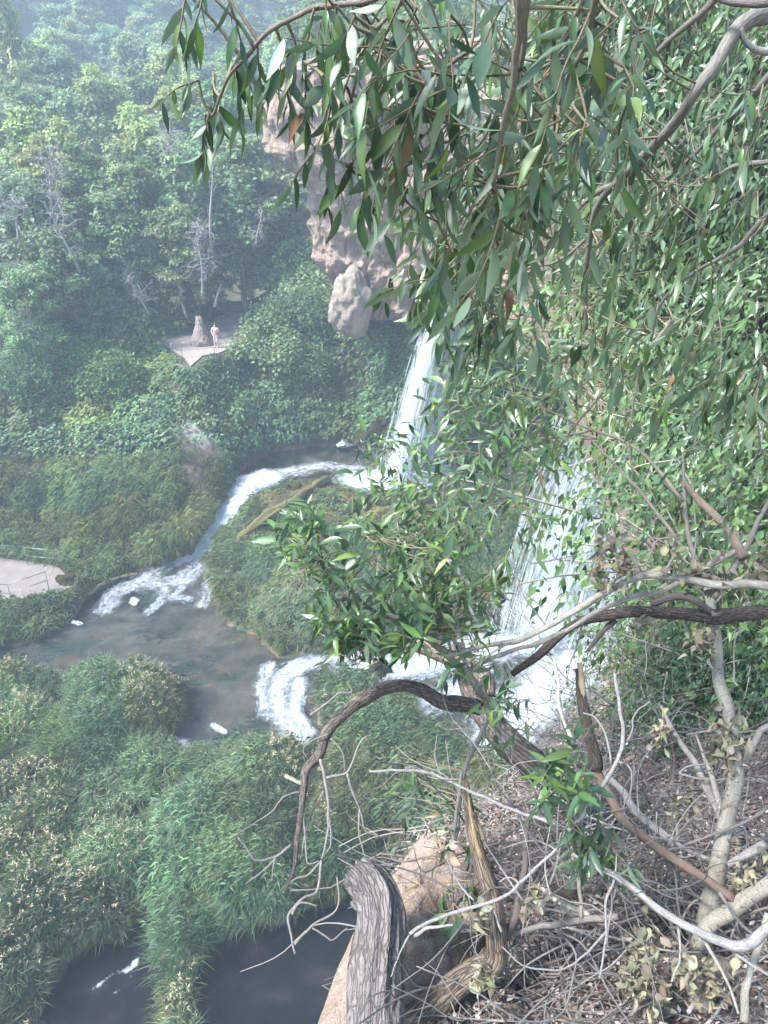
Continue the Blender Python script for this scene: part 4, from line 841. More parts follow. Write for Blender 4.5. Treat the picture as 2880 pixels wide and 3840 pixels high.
handrail('shiny steel handrail on the stream side of the lower concrete path', [(215,2068),(168,2144),(27,2192),(-300,2186)], .93, 1.05, (1, 2, 3), .03)
handrail('dark handrail curving in front of the person on the platform', [(640,1287),(678,1285),(745,1280),(801,1274),(832,1265),(878,1248),(920,1228)], PLAT_Z, 1.05, (0, 1, 3, 5), .03)
handrail('short dark handrail at the left end of the platform', [(545,1258),(585,1240),(612,1232)], PLAT_Z, 1.05, (0, 2), .03)
handrail('rusty railing on top of the cliff', [(1225,232),(1290,236),(1345,240)], 22.6, 1.0, (0, 1, 2), .03)
# ================================================================ PERSON ON THE PLATFORM
def plain(name, c, rough=.8):
    m, nt, out = newmat(name); p = N(nt, 'ShaderNodeBsdfPrincipled'); p.inputs['Roughness'].default_value = rough
    nt.links.new(ramp(nt, noise(nt, 25, 4, .6, objco(nt)), [(.3, tuple(x * .85 for x in c)), (.7, c)]), p.inputs['Base Color']); nt.links.new(p.outputs[0], out.inputs[0]); return m
def skinned(name, verts, edges, radii, mat, parent, root=0, sub=2):
    me = bpy.data.meshes.new(name); me.from_pydata([tuple(v) for v in verts], edges, []); me.materials.append(mat); o = obj(name, me, parent)
    sk = o.modifiers.new('skin', 'SKIN'); sk.use_smooth_shade = True; d = me.skin_vertices[0].data
    for i, r in enumerate(radii): d[i].radius = (r, r) if np.isscalar(r) else r
    d[root].use_root = True; s = o.modifiers.new('sub', 'SUBSURF'); s.levels = s.render_levels = sub; return o
feet = Pz(812, 1302, PLAT_Z + .05); pe_ = empty('person', feet); pe_.rotation_euler = (0, 0, math.radians(-14)); pe_.scale = (.94,) * 3
tag(pe_, 'person in pink top and pale trousers, hand on hip, on the platform', 'person')
SK, PINK, PALE, HAIR = plain('skin', (.55, .34, .25), .5), plain('pink_cloth', (.62, .30, .33)), plain('pale_cloth', (.55, .44, .43)), plain('dark_hair', (.03, .02, .02), .4)
# facing -Y (towards the viewer); x grows to the viewer's right
v = [(0,0,.90),(0,0,1.05),(0,-.01,1.22),(0,0,1.36),(0,.0,1.44),(0,-.015,1.53),(0,-.01,1.62),            # 0-6 pelvis..head
     (-.17,0,1.36),(-.33,.04,1.17),(-.20,-.12,1.02),(-.16,-.15,.98),                                      # 7-10 arm on hip
     (.17,0,1.36),(.30,.02,1.15),(.17,-.2,1.24),(.11,-.24,1.28),                                          # 11-14 arm folded to chest
     (-.09,0,.86),(-.11,-.01,.48),(-.12,.02,.08),(-.13,-.12,.03),                                         # 15-18
     (.09,0,.86),(.10,-.07,.49),(.12,.05,.09),(.13,-.09,.04),                                             # 19-22
     (0,-.12,1.545)]                                                                                      # 23 nose
e_ = [(0,1),(1,2),(2,3),(3,4),(4,5),(5,6),(3,7),(7,8),(8,9),(9,10),(3,11),(11,12),(12,13),(13,14),(0,15),(15,16),(16,17),(17,18),(0,19),(19,20),(20,21),(21,22),(5,23)]
rr_ = [.14,.115,.135,.13,.052,.085,.075,.055,.042,.034,.03,.055,.042,.034,.03,.085,.06,.042,.035,.085,.06,.042,.035,.018]
body = skinned('body', v, e_, rr_, SK, pe_)
hv, he = [], []
for (hx, hy, hz, dx, dy, dz) in ((-.16,-.15,.98,.03,-.03,-.05), (.11,-.24,1.28,-.06,-.01,.02)):
    for k in range(5):
        a = np.array([hx, hy, hz]); d = np.array([dx, dy, dz]); s = np.array([0, .0, .014 * (k - 2)]); b0 = len(hv)
        L = [.7, 1, 1.1, 1, .8][k]; hv += [tuple(a + s), tuple(a + s * 1.3 + d * .6 * L), tuple(a + s * 1.3 + d * 1.1 * L + np.array([0, .02, 0]))]; he += [(b0, b0 + 1), (b0 + 1, b0 + 2)]
t = Tubes()
for a, b in he: t.add(np.array([hv[a], hv[b]]), .009, 6, (.55, .34, .25))
fo = obj('fingers', t.mesh('fingers', SK), pe_)
skinned('shirt', [(0,.0,.94),(0,0,1.06),(0,-.01,1.22),(0,0,1.36),(0,0,1.41),(-.18,0,1.36),(-.27,.025,1.24),(.18,0,1.36),(.26,.015,1.24)], [(0,1),(1,2),(2,3),(3,4),(3,5),(5,6),(3,7),(7,8)], [.165,.135,.155,.145,.075,.08,.07,.08,.07], PINK, pe_)
skinned('trousers', [(0,0,.95),(-.09,0,.84),(-.11,-.01,.48),(-.12,.02,.12),(.09,0,.84),(.10,-.07,.49),(.12,.05,.13)], [(0,1),(1,2),(2,3),(0,4),(4,5),(5,6)], [.16,.11,.08,.065,.11,.08,.065], PALE, pe_)
hr = rock('hair', (0, .03, 1.60), (.105, .115, .125), HAIR, None, seed=2, sub=3, amp=.08, parent=pe_)
t = Tubes(); t.add(np.array([[0, .07, 1.62], [0, .1, 1.5], [.02, .09, 1.36], [.03, .09, 1.26]]), [.09, .085, .07, .03], 10); t.add(np.array([[-.09, .0, 1.6], [-.10, -.01, 1.48], [-.09, -.05, 1.36]]), [.03, .035, .02], 8)
obj('long_hair', t.mesh('long_hair', HAIR), pe_)
for sx in (-1, 1): rock('eye', (sx * .033, -.088, 1.555), (.012, .01, .009), HAIR, None, seed=1, sub=2, amp=0, parent=pe_)
rock('mouth', (0, -.088, 1.49), (.025, .01, .008), plain('lips', (.45, .15, .15)), None, seed=1, sub=2, amp=0, parent=pe_)
for sx in (-1, 1): rock('shoe', (sx * .125, -.07, .035), (.045, .12, .04), plain('shoe', (.5, .48, .46)), None, seed=1, sub=2, amp=.05, parent=pe_)

# ================================================================ NEAR LEDGE AND HILLSIDE
LAT = [  # rows from near to far: photo x per column, photo y, range per column
    ([900,1400,2000,2600,3300], [4300]*5, [3.2,3.2,3.2,3.2,3.2]),
    ([1250,1560,2050,2600,3300], [3800,3780,3760,3740,3700], [3.7,3.62,3.6,3.6,3.55]),
    ([1450,1700,2120,2640,3300], [3380,3380,3400,3400,3350], [4.2,4.05,3.95,3.95,3.9]),
    ([1640,1860,2220,2680,3300], [3120,3120,3130,3120,3050], [4.75,4.6,4.4,4.3,4.2]),
    ([1960,2120,2350,2740,3300], [2860,2850,2830,2800,2700], [5.6,5.4,5.1,4.9,4.7]),
    ([2260,2360,2520,2800,3300], [2560,2540,2500,2430,2300], [7.0,6.7,6.3,5.8,5.4]),
    ([2480,2560,2660,2860,3300], [2150,2120,2080,2000,1850], [8.8,8.3,7.7,6.9,6.2]),
    ([2560,2620,2720,2900,3300], [1650,1620,1580,1500,1350], [10.2,9.6,8.8,7.8,7.0]),
    ([2480,2560,2680,2880,3300], [1050,1030,1000,950,850], [11.2,10.6,9.8,8.6,7.6]),
    ([2280,2400,2580,2850,3300], [450,430,410,380,320], [12,11.4,10.6,9.2,8.0]),
    ([2050,2200,2450,2800,3300], [-150,-160,-180,-200,-250], [13,12.4,11.4,9.8,8.4]),
    ([1850,2050,2350,2800,3300], [-900,-900,-900,-900,-900], [14,13.2,12,10.4,8.8])]
lat = np.array([[Pr(a, b, c) for a, b, c in zip(*row)] for row in LAT])
skirt = lat[:, :1] + np.array([[[1.6, 1.2, -7.0]]]); lat = np.concatenate([skirt, lat], 1)
NU, NV = 190, 110
A1 = np.stack([catmull(lat[:, j], NU) for j in range(lat.shape[1])], 1)
# keep the rim column crisp: sample columns after it densely
A2 = np.stack([np.vstack([A1[i, 0] + (A1[i, 1] - A1[i, 0]) * np.linspace(0, 1, 12, endpoint=False)[:, None], catmull(A1[i, 1:], NV - 12)]) for i in range(NU)])
ln = nrm(np.cross(np.gradient(A2, axis=0), np.gradient(A2, axis=1)))
if ln[NU // 4, NV // 2, 2] < 0: ln = -ln
A2 = A2 + ln * (fbm(A2 * 1.5, 4, 101) * .10 + fbm(A2 * 6, 4, 103) * .03)[..., None]
lc = np.array([.33, .265, .235]) * (1 + .35 * fbm(A2 * 3, 4, 105))[..., None]; w_ = sstep(.1, .5, fbm(A2 * 1.1 + 3, 3, 107))[..., None]; lc = lc * (1 - w_) + np.array([.20, .165, .145]) * w_
up_ = sstep(90, 130, np.arange(NU))[:, None, None]; lc = lc * (1 - up_) + (np.array([.26, .195, .16]) * (1 + .3 * fbm(A2 * 2, 3, 109))[..., None]) * up_
tag(obj('hillside', mesh('hillside', A2.reshape(-1, 3), gridfaces(NU, NV), M_LITTER, np.clip(lc.reshape(-1, 3), .01, 1), True)), kind='structure')
LP, LN = A2[:, 12:].reshape(-1, 3), ln[:, 12:].reshape(-1, 3); lpx, lpy, _ = proj(LP)
def on_ledge(px_, py_, lift=0.0):
    i = int(np.argmin((lpx - px_) ** 2 + (lpy - py_) ** 2)); return LP[i] + LN[i] * lift

# tan rock on the rim of the ledge: a slab traced along the rim, with its own thickness
RP = [(1130,3980),(1195,3830),(1245,3690),(1298,3565),(1370,3425),(1450,3320),(1560,3180),(1640,3125),(1740,3160),(1820,3260),(1840,3400),(1800,3560),(1760,3720),(1700,3980)]
ring = np.array([Pr(a, b, np.interp(b, [3100, 3960], [4.45, 3.35])) for a, b in RP]); cen = ring.mean(0) + np.array([0, 0, .12])
nr, na = 26, 120; loop = catmull(np.vstack([ring, ring[:1]]), na + 1)[:-1]; ts = np.linspace(0, 1, nr)
dome = np.array([cen + (loop - cen) * t + np.array([0, 0, .16 * (1 - t ** 3)]) for t in ts]); skirtr = np.array([cen + (loop - cen) * (1 + .03 * math.sin(k)) - np.array([0, 0, .12 * k]) for k in range(1, 8)])
RV = np.concatenate([dome, skirtr], 0); RV = RV + (fbm(RV * 4, 5, 111) * .07)[..., None] * np.array([.4, .4, 1]) + (np.abs(fbm(RV * 14, 3, 113)) * .025)[..., None] * np.array([0, 0, 1])
i_ = np.arange(len(RV) - 1)[:, None] * na + np.arange(na)[None]; j_ = np.arange(len(RV) - 1)[:, None] * na + (np.arange(na)[None] + 1) % na
tag(obj('ledge_rock', mesh('ledge_rock', RV.reshape(-1, 3), np.stack([i_, i_ + na, j_ + na, j_], -1).reshape(-1, 4), M_LEDGEROCK, None, True)), 'large rough tan rock on the ledge rim beside the bark log', 'rock')

# ---- litter: chips, dry leaves and small twigs (uncountable)
area = (lpx > 1400 + np.clip(lpy - 3300, -400, 600) * -.45) & (lpx > 1500) & (lpx < 3000) & (lpy > 2380) & (lpy < 4050); idx = np.where(area)[0]
def ledge_pts(n, mask=None):
    I = rng.choice(idx if mask is None else np.where(mask)[0], n); return LP[I] + rng.normal(0, .035, (n, 3)) * (1 - np.abs(LN[I]) * .0), LN[I]
ms = Mass(); n = 52000; Q, Nn = ledge_pts(n); T = nrm(np.cross(Nn, rng.normal(size=(n, 3)))); L = np.minimum(rng.gamma(2.0, .0075, n) + .009, .034)
pal = np.array([[.34, .28, .245], [.24, .19, .165], [.40, .36, .335], [.14, .10, .085], [.25, .18, .135], [.07, .055, .05]])
ms.add(*leaf_quads(Q + Nn * rng.uniform(.0, .035, n)[:, None], nrm(T + Nn * rng.normal(0, .35, (n, 1))), nrm(Nn + rng.normal(0, .5, (n, 3))), L, L * rng.uniform(.12, .38, n), np.zeros(n), pal[rng.integers(0, 6, n)] * rng.uniform(.8, 1.5, (n, 1))))
tag(ms.build('leaf_litter', M_DRYLEAF), 'bark chips and dry leaf litter covering the steep slope', 'litter', kind='stuff')
t = Tubes(); Q, Nn = ledge_pts(4200); r_ = np.random.default_rng(5)
for k in range(4200):
    T = nrm(np.cross(Nn[k], r_.normal(size=3)) + r_.normal(0, .2, 3)); L = r_.gamma(2.5, .05) + .05; a = Q[k] + Nn[k] * r_.uniform(.01, .09); b = a + T * L + r_.normal(0, .012, 3)
    t.add(np.array([a, (a + b) / 2 + r_.normal(0, .012, 3), b]), np.array([1, .8, .5]) * r_.uniform(.0018, .005), 4, np.array([.33, .30, .28]) * r_.uniform(.3, 1.3), 0, 0, False)
o = tag(obj('twig_litter', t.mesh('twig_litter', M_TWIG)), 'tangle of thin grey twigs strewn over the slope', 'twigs', kind='stuff')
for k in range(70):                                      # sticks large enough to pick out
    q = ledge_pts(1); T = nrm(np.cross(q[1][0], r_.normal(size=3))); L = r_.uniform(.3, .75); a = q[0][0] + q[1][0] * r_.uniform(.03, .13); b = a + T * L; c = (a + b) / 2
    t = Tubes(); w = np.array([.36, .33, .31]) * r_.uniform(.45, 1.2); P5 = np.array([a, a * .7 + b * .3 + r_.normal(0, .03, 3), a * .3 + b * .7 + r_.normal(0, .03, 3), b]) - a; rd = r_.uniform(.004, .0085)
    t.add(catmull(P5, 8), np.linspace(rd, rd * .5, 8), 6, w, .1, k)
    for s in range(r_.integers(0, 3)): j = P5[r_.integers(1, 3)]; d = nrm(T + r_.normal(0, .7, 3)); t.add(np.array([j, j + d * L * .2, j + d * L * .33 + r_.normal(0, .02, 3)]), np.array([.5, .35, .2]) * rd, 4, w, 0, 0, False)
    tag(obj('fallen_stick', t.mesh('fallen_stick', M_TWIG), None, a), 'thin bare grey stick lying loose on the littered slope', 'stick', 'loose sticks on the slope')
for k in range(26):
    q = ledge_pts(1, area & (lpy > 2700)); s = r_.uniform(.02, .055)
    rock('stone', q[0][0] + q[1][0] * s * .3, (s, s * .8, s * .6), M_LEDGEROCK, 'small pinkish stone lying in the leaf litter', 'stone', int(k), 2, .35, group='stones in the leaf litter')

# ================================================================ LEAVES, TWIGS AND FOREGROUND TREES
def leaf_shape(seed, col, wr=.15, curl=.25, fold=.35, twist=.2):
    """lance-shaped leaf along +X, unit length, folded on its midrib"""
    r = np.random.default_rng(seed); st = np.array([0, .12, .3, .5, .7, .88, 1.0]); wd = np.array([.03, .55, .95, 1.0, .72, .3, .0]) * wr
    V, F = [], []
    for k, (s, w) in enumerate(zip(st, wd)):
        z = -curl * s ** 2; a = twist * s; wob = r.normal(0, .006)
        V += [(s, 0, z), (s, w * math.cos(a) + wob, z + w * fold + w * math.sin(a)), (s, -w * math.cos(a) + wob, z + w * fold - w * math.sin(a))]
    for k in range(len(st) - 1):
        a, b = 3 * k, 3 * k + 3; F += [(a, b, b + 1, a + 1), (a, a + 2, b + 2, b)]
    c = np.tile(np.asarray(col), (len(V), 1)); c[::3] *= 1.25                      # pale midrib
    return np.array(V), np.array(F), c
LG = [(.030, .062, .028), (.040, .080, .027), (.027, .056, .031), (.060, .105, .030), (.034, .067, .034), (.045, .077, .042)]
LSH = [leaf_shape(i, LG[i % 6], [.115, .13, .10, .125, .15, .11][i % 6], [.1, .35, .2, .5, .05, .3][i % 6], [.25, .4, .15, .3, .2, .45][i % 6], [.2, -.3, .4, .1, -.15, .0][i % 6]) for i in range(6)]
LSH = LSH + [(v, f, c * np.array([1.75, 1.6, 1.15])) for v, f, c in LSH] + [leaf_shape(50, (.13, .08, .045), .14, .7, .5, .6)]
LME = [mesh('leaf', v, f, M_LEAF, c, True) for v, f, c in LSH]
def leaf_xform(base, D, Nn, L):
    D = nrm(D); S = nrm(np.cross(Nn, D)); Z = np.cross(D, S); M = np.eye(4); M[:3, 0] = D * L; M[:3, 1] = S * L; M[:3, 2] = Z * L; M[:3, 3] = base; return M
class Plant:
    def __init__(s, name, label, base, cat='tree'):
        s.e = empty(name, base); s.o = np.asarray(base, float); tag(s.e, label, cat); s.br, s.leaves, s.tw, s.r, s.light = [], [], Tubes(), np.random.default_rng(len(label)), 0.12
    def branch(s, pts, rng_, w0, w1, col, mat=None, n=None, sides=8, name='branch', rough=.08):
        """pts: photo points; rng_: ranges; w0,w1: widths in photo pixels"""
        rr = np.interp(np.linspace(0, 1, len(pts)), np.linspace(0, 1, len(rng_)), rng_); P = np.array([Pr(a, b, c) for (a, b), c in zip(pts, rr)]) - s.o
        m_ = n or max(8, len(pts) * 4); c = catmull(P, m_); rad = np.linspace(w0, w1, m_) / 2 * np.interp(np.linspace(0, 1, m_), np.linspace(0, 1, len(rng_)), rng_) / FPX
        al = np.r_[0, np.cumsum(np.linalg.norm(np.diff(c, axis=0), axis=1))] / rad.max() * .12; c = c + fbm(np.stack([al + len(s.br) * 7, 0 * al, 0 * al], -1)[:, None] + np.array([[0, 0, 0], [0, 31, 0], [0, 0, 57]]), 2, 2) * rad[:, None] * .7; t = Tubes(); t.add(c, rad * (1 + .1 * fbm(np.stack([al, 0 * al + len(s.br) * 3., 0 * al], -1), 2, 4)), sides, col, rough, 3)
        s.br.append(c); return obj(name, t.mesh(name, mat or M_TWIG), s.e)
    def twig(s, start, d0, L, nl, ll, grav=.5, up=0.0, spread=.7, r=.0022, col=(.30, .25, .17), connect=True, maxc=.2):
        st = np.asarray(start) - s.o; r_ = s.r
        if connect and s.br:
            allb = np.vstack(s.br); k = int(np.argmin(((allb - st) ** 2).sum(1))); dd = np.linalg.norm(allb[k] - st)
            if dd < maxc:
                b = allb[k]; s.tw.add(catmull(np.array([b, (b + st) / 2 + np.array([0, 0, -.06 * dd]) + r_.normal(0, .05, 3) * dd, st]), 6), np.linspace(r * 1.6, r, 6), 4, np.asarray(col) * r_.uniform(.8, 1.4), 0, 0, False)
        d = nrm(d0); p = [st]
        for k in range(5): d = nrm(d + r_.normal(0, .12, 3) + np.array([0, 0, -grav * .2 + up * .2])); p.append(p[-1] + d * L / 5)
        c = catmull(np.array(p), 10); s.tw.add(c, np.linspace(r, r * .4, 10), 4, np.asarray(col) * r_.uniform(.8, 1.3), 0, 0, False)
        tg = nrm(np.gradient(c, axis=0)); a0 = r_.uniform(0, 6.28)
        for k in range(nl):
            f = (k + .6) / nl * 9; i = min(9, int(round(f))); a = a0 + k * 2.4; side = nrm(np.cross(tg[i], [.3, .2, .93])); s2 = np.cross(tg[i], side)
            D = nrm(tg[i] * .45 + (side * math.cos(a) + s2 * math.sin(a)) * spread + np.array([0, 0, -grav + up]) + r_.normal(0, .18, 3))
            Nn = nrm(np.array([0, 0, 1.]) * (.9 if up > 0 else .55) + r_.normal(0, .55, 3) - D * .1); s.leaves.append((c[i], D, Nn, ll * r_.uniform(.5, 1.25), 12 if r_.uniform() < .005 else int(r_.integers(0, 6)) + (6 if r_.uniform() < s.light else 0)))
    def finish(s, keep=300, tcol=None):
        if s.tw.n: obj('twigs', s.tw.mesh('twigs', M_TWIG), s.e)['kind'] = 'stuff'
        if not s.leaves: return s.e
        B = np.array([l[0] for l in s.leaves]) + s.o; px_, py_, d_ = proj(B); L = np.array([l[3] for l in s.leaves]); inside = (px_ > -60) & (px_ < 2940) & (py_ > -60) & (py_ < 3900)
        order = np.argsort(-(L / np.maximum(d_, .1)) * np.where(inside, 1, 1e-3)); vm = []
        for k, i in enumerate(order):
            b, D, Nn, l, v = s.leaves[i]; M = leaf_xform(b, D, Nn, l)
            if k < keep and inside[i]:
                o = obj('leaf', LME[v], s.e); o.matrix_basis = Matrix(M.tolist())
            else: vm.append((v, M))
        if vm:
            ms = Mass()
            for v in range(13):
                Ms = np.array([m for q_, m in vm if q_ == v])
                if not len(Ms): continue
                Vv, Ff, Cc = LSH[v]; W = np.einsum('nij,kj->nki', Ms[:, :3, :3], Vv) + Ms[:, None, :3, 3]; k = len(Ms)
                ms.add(W.reshape(-1, 3), (Ff[None] + (np.arange(k) * len(Vv))[:, None, None]).reshape(-1, 4), (Cc[None] * s.r.uniform(.7, 1.35, (k, 1, 1)) * (1 + .1 * s.r.uniform(-1, 1, (k, 1, 3)))).reshape(-1, 3))
            ms.build('foliage', M_LEAFMASS, s.e).data.polygons.foreach_set('use_smooth', np.ones(sum(len(f) for f in ms.F), bool))
        return s.e
def fill(pl, poly, n, r0, r1, ll, nl=(6, 9), grav=.6, up=0., L=(.12, .3), dirv=(-.5, 0, -.6), spread=.7, maxc=.25, r=.0018, edge=None):
    poly = np.array(poly, float); lo, hi = poly.min(0), poly.max(0); k = 0
    while k < n:
        a, b = pl.r.uniform(lo, hi)
        if not inpoly(np.array([a]), np.array([b]), poly)[0]: continue
        rr = pl.r.uniform(r0, r1); pl.twig(Pr(a, b, rr), np.array(dirv) + pl.r.normal(0, .45, 3), pl.r.uniform(*L), int(pl.r.integers(*nl)), ll, grav, up, spread, maxc=maxc, r=r); k += 1
S = .868
def c2(*p): return [(1440 + a * S, b * S) for a, b in p]
def c4(*p): return [(1440 + a * S, 1280 + b * S) for a, b in p]
def c5(*p): return [(a * S, 2560 + b * S) for a, b in p]
def c6(*p): return [(1440 + a * S, 2560 + b * S) for a, b in p]
BEIGE, GREYB, PALEB, DARKB, BROWN, REDB, WHITEB = (.24, .21, .17), (.19, .175, .16), (.27, .25, .21), (.07, .055, .05), (.16, .12, .09), (.15, .10, .08), (.31, .30, .295)

# --- overhanging tree with the large drooping leaves
T1 = Plant('overhanging_tree', 'overhanging tree with big drooping glossy leaves and beige stems', Pr(3150, 300, 2.2))
for pts, rg, w0, w1, col in [
    (c2((585,-180),(575,0),(575,120),(560,260),(545,400),(510,530),(490,650),(470,800)), [.95,1.0,1.05], 30, 14, BEIGE), (c2((640,-150),(610,60),(600,200),(590,300)), [1.1,1.15], 24, 16, BEIGE),
    (c2((930,-150),(910,0),(880,120),(840,250),(800,340),(765,430),(740,500)), [1.2,1.3], 26, 12, BEIGE), (c2((880,-150),(850,0),(810,120),(770,200),(740,260)), [1.3,1.35], 20, 8, BEIGE),
    (c2((1900,-120),(1659,30),(1590,60),(1520,130),(1440,300),(1350,400),(1230,560),(1120,680),(1040,760),(960,840),(910,920),(890,1030),(875,1150),(870,1280),(880,1420)), [2.2,1.9,2.2,2.4], 52, 10, (0.223, 0.211, 0.192)),
    (c2((1900,60),(1659,330),(1560,450),(1450,560),(1300,700),(1150,820)), [2.4,2.6], 30, 8, GREYB), (c2((1040,775),(930,830),(850,900),(790,980),(710,1050)), [2.2,2.3], 20, 10, BEIGE),
    (c2((900,1010),(830,1080),(740,1130),(660,1150)), [2.35,2.4], 14, 6, BEIGE), (c2((1900,640),(1659,700),(1500,730),(1350,830),(1240,900),(1170,1000)), [2.6,2.8], 20, 7, GREYB),
    (c2((1900,750),(1659,920),(1560,1040),(1450,1110),(1350,1170),(1200,1300),(1150,1475)), [2.6,3.0], 22, 8, (0.26, 0.24, 0.23)), (c2((1900,-60),(1659,20),(1560,20),(1440,0),(1380,-60)), [1.9,2.0], 34, 20, (0.2, 0.18, 0.18)),
    (c2((1800,220),(1659,212),(1600,200),(1560,170),(1540,120)), [2.0,2.0], 22, 16, WHITEB), (c2((1500,-100),(1400,30),(1250,160),(1150,260),(1060,360)), [2.4,2.5], 26, 10, GREYB),
    ([(1560,-120),(1420,-20),(1302,9),(1172,26),(1110,60),(1024,113),(955,174),(868,269),(830,350),(807,417),(790,440)], [1.35,1.45,1.6], 20, 7, (0.3, 0.25, 0.22)), ([(1560,-60),(1423,95),(1380,190),(1337,286),(1270,296),(1215,286)], [1.3,1.35], 14, 6, (0.28, 0.22, 0.2)),
    ([(1337,286),(1310,400),(1290,470)], [1.3,1.3], 10, 5, (0.205, 0.174, 0.136)), ([(1760,180),(1690,240),(1600,320),(1570,400)], [1.15,1.2], 14, 6, BEIGE), ([(1620,540),(1500,620),(1400,640),(1310,620),(1180,560)], [1.35,1.45], 12, 5, (0.248, 0.205, 0.174)),
    ([(1640,540),(1610,620),(1600,680)], [1.3,1.3], 12, 7, BEIGE), ([(1540,560),(1430,660),(1350,720)], [1.4,1.4], 12, 7, (0.372, 0.347, 0.31)), ([(1480,650),(1520,750),(1580,800),(1640,830)], [1.35,1.35], 11, 6, REDB),
    (c2((470,800),(490,900),(480,1000),(500,1080),(480,1200),(440,1330)), [1.6,2.0], 14, 8, BEIGE), (c2((660,600),(655,760),(650,900),(620,1000)), [2.0,2.0], 14, 8, (0.341, 0.31, 0.26)), (c2((560,1130),(520,1280),(500,1400)), [2.2,2.3], 10, 6, BEIGE)]:
    T1.branch(pts, rg, w0, w1, col)
for a, b, rr, nl in [(700,-30,1.5,7),(770,-40,1.5,8),(850,-20,1.5,7),(905,180,1.55,7),(965,175,1.5,7),(885,230,1.55,8),(800,270,1.6,7),(745,300,1.6,5),(770,430,1.6,6),(790,400,1.6,5),(1080,215,1.45,8),(1140,230,1.4,7),(1110,170,1.45,6),
                     (1180,30,1.4,6),(1260,20,1.3,6),(1330,60,1.2,6),(1245,285,1.35,5),(1310,280,1.3,5),(1290,400,1.4,5),(1330,430,1.4,4),(1190,555,1.5,3),(1250,590,1.5,3),(1320,610,1.45,4),(1400,630,1.45,5),(1450,640,1.4,5)]:
    T1.twig(Pr(a, b, rr), np.array([-.3, 0, -.7]) + T1.r.normal(0, .3, 3), .10, nl + 2, .06, .75, 0, .6)
fill(T1, [(1560,-60),(2480,-60),(2420,330),(2150,600),(2050,800),(1880,880),(1760,740),(1680,450),(1580,250)], 112, 1.1, 2.0, .066, (6, 10), .55, 0., (.1, .24), (-.3, 0, -.7), .85, .2)
fill(T1, [(1330,-60),(1560,-60),(1640,300),(1660,520),(1560,480),(1420,200)], 18, 1.1, 1.6, .066, (6, 9), .55, 0., (.08, .2), (-.4, 0, -.7), .85, .2)
fill(T1, [(1180,-60),(1400,-60),(1480,150),(1560,420),(1500,640),(1380,640),(1420,400),(1300,150)], 14, 1.3, 1.7, .062, (5, 8), .55, 0., (.08, .2), (-.4, 0, -.7), .85, .2)
fill(T1, [(1560,700),(1800,760),(1960,900),(1950,1230),(1820,1290),(1700,1220),(1640,1000)], 48, 1.7, 2.5, .07, (6, 9), .65, 0., (.1, .22), (-.4, 0, -.7), .65, .2)
fill(T1, [(1600,700),(1780,620),(2000,800),(1950,1250),(1780,1200),(1620,1060),(1590,900)], 30, 1.4, 2.2, .07, (6, 9), .7, 0., (.08, .18), (-.4, 0, -.8), .6)
fill(T1, [(2050,550),(2880,250),(2880,1500),(2500,1500),(2150,1250)], 105, 2.0, 2.9, .075, (4, 7), .85, 0., (.08, .2), (-.3, 0, -.9), .45)
r = np.random.default_rng(91); ms = Mass(); nc = 150                      # unseen rest of its crown, added overhead to shade the foreground
cl = np.stack([r.uniform(-4.5, 6.5, nc), r.uniform(-6, 2.6, nc), r.uniform(24.0, 28.0, nc)], -1); n = nc * 110; I = np.repeat(np.arange(nc), 110)
Q = cl[I] + r.normal(0, .42, (n, 3)) * np.array([1, 1, .6]); D = nrm(r.normal(0, .5, (n, 3)) + np.array([-.2, 0, -.7])); L = r.uniform(.07, .13, n)
ms.add(*leaf_quads(Q, D, nrm(np.array([0, 0, .7]) + r.normal(0, .5, (n, 3))), L, L * .16, np.full(n, .2), np.array([.045, .085, .032]) * r.uniform(.6, 1.4, (n, 1)))); ms.build('crown', M_LEAFMASS, T1.e, T1.o)
t = Tubes()
for c in cl[::3]: t.add(catmull(np.array([[6.5, -1.5, 22.5], [4.5, -1.2, 25.0], c * .6 + np.array([1.6, -.5, 10.4]), c]) - T1.o, 10), np.linspace(.05, .006, 10), 5, GREYB, 0, 0, False)
t.add(catmull(np.array([[7.2, -1.8, 14], [6.9, -1.7, 19], [6.5, -1.5, 22.6]]) - T1.o, 12), np.linspace(.2, .12, 12), 12, GREYB, .15, 2); obj('trunk', t.mesh('trunk', M_BARK), T1.e)
T1.finish(300)

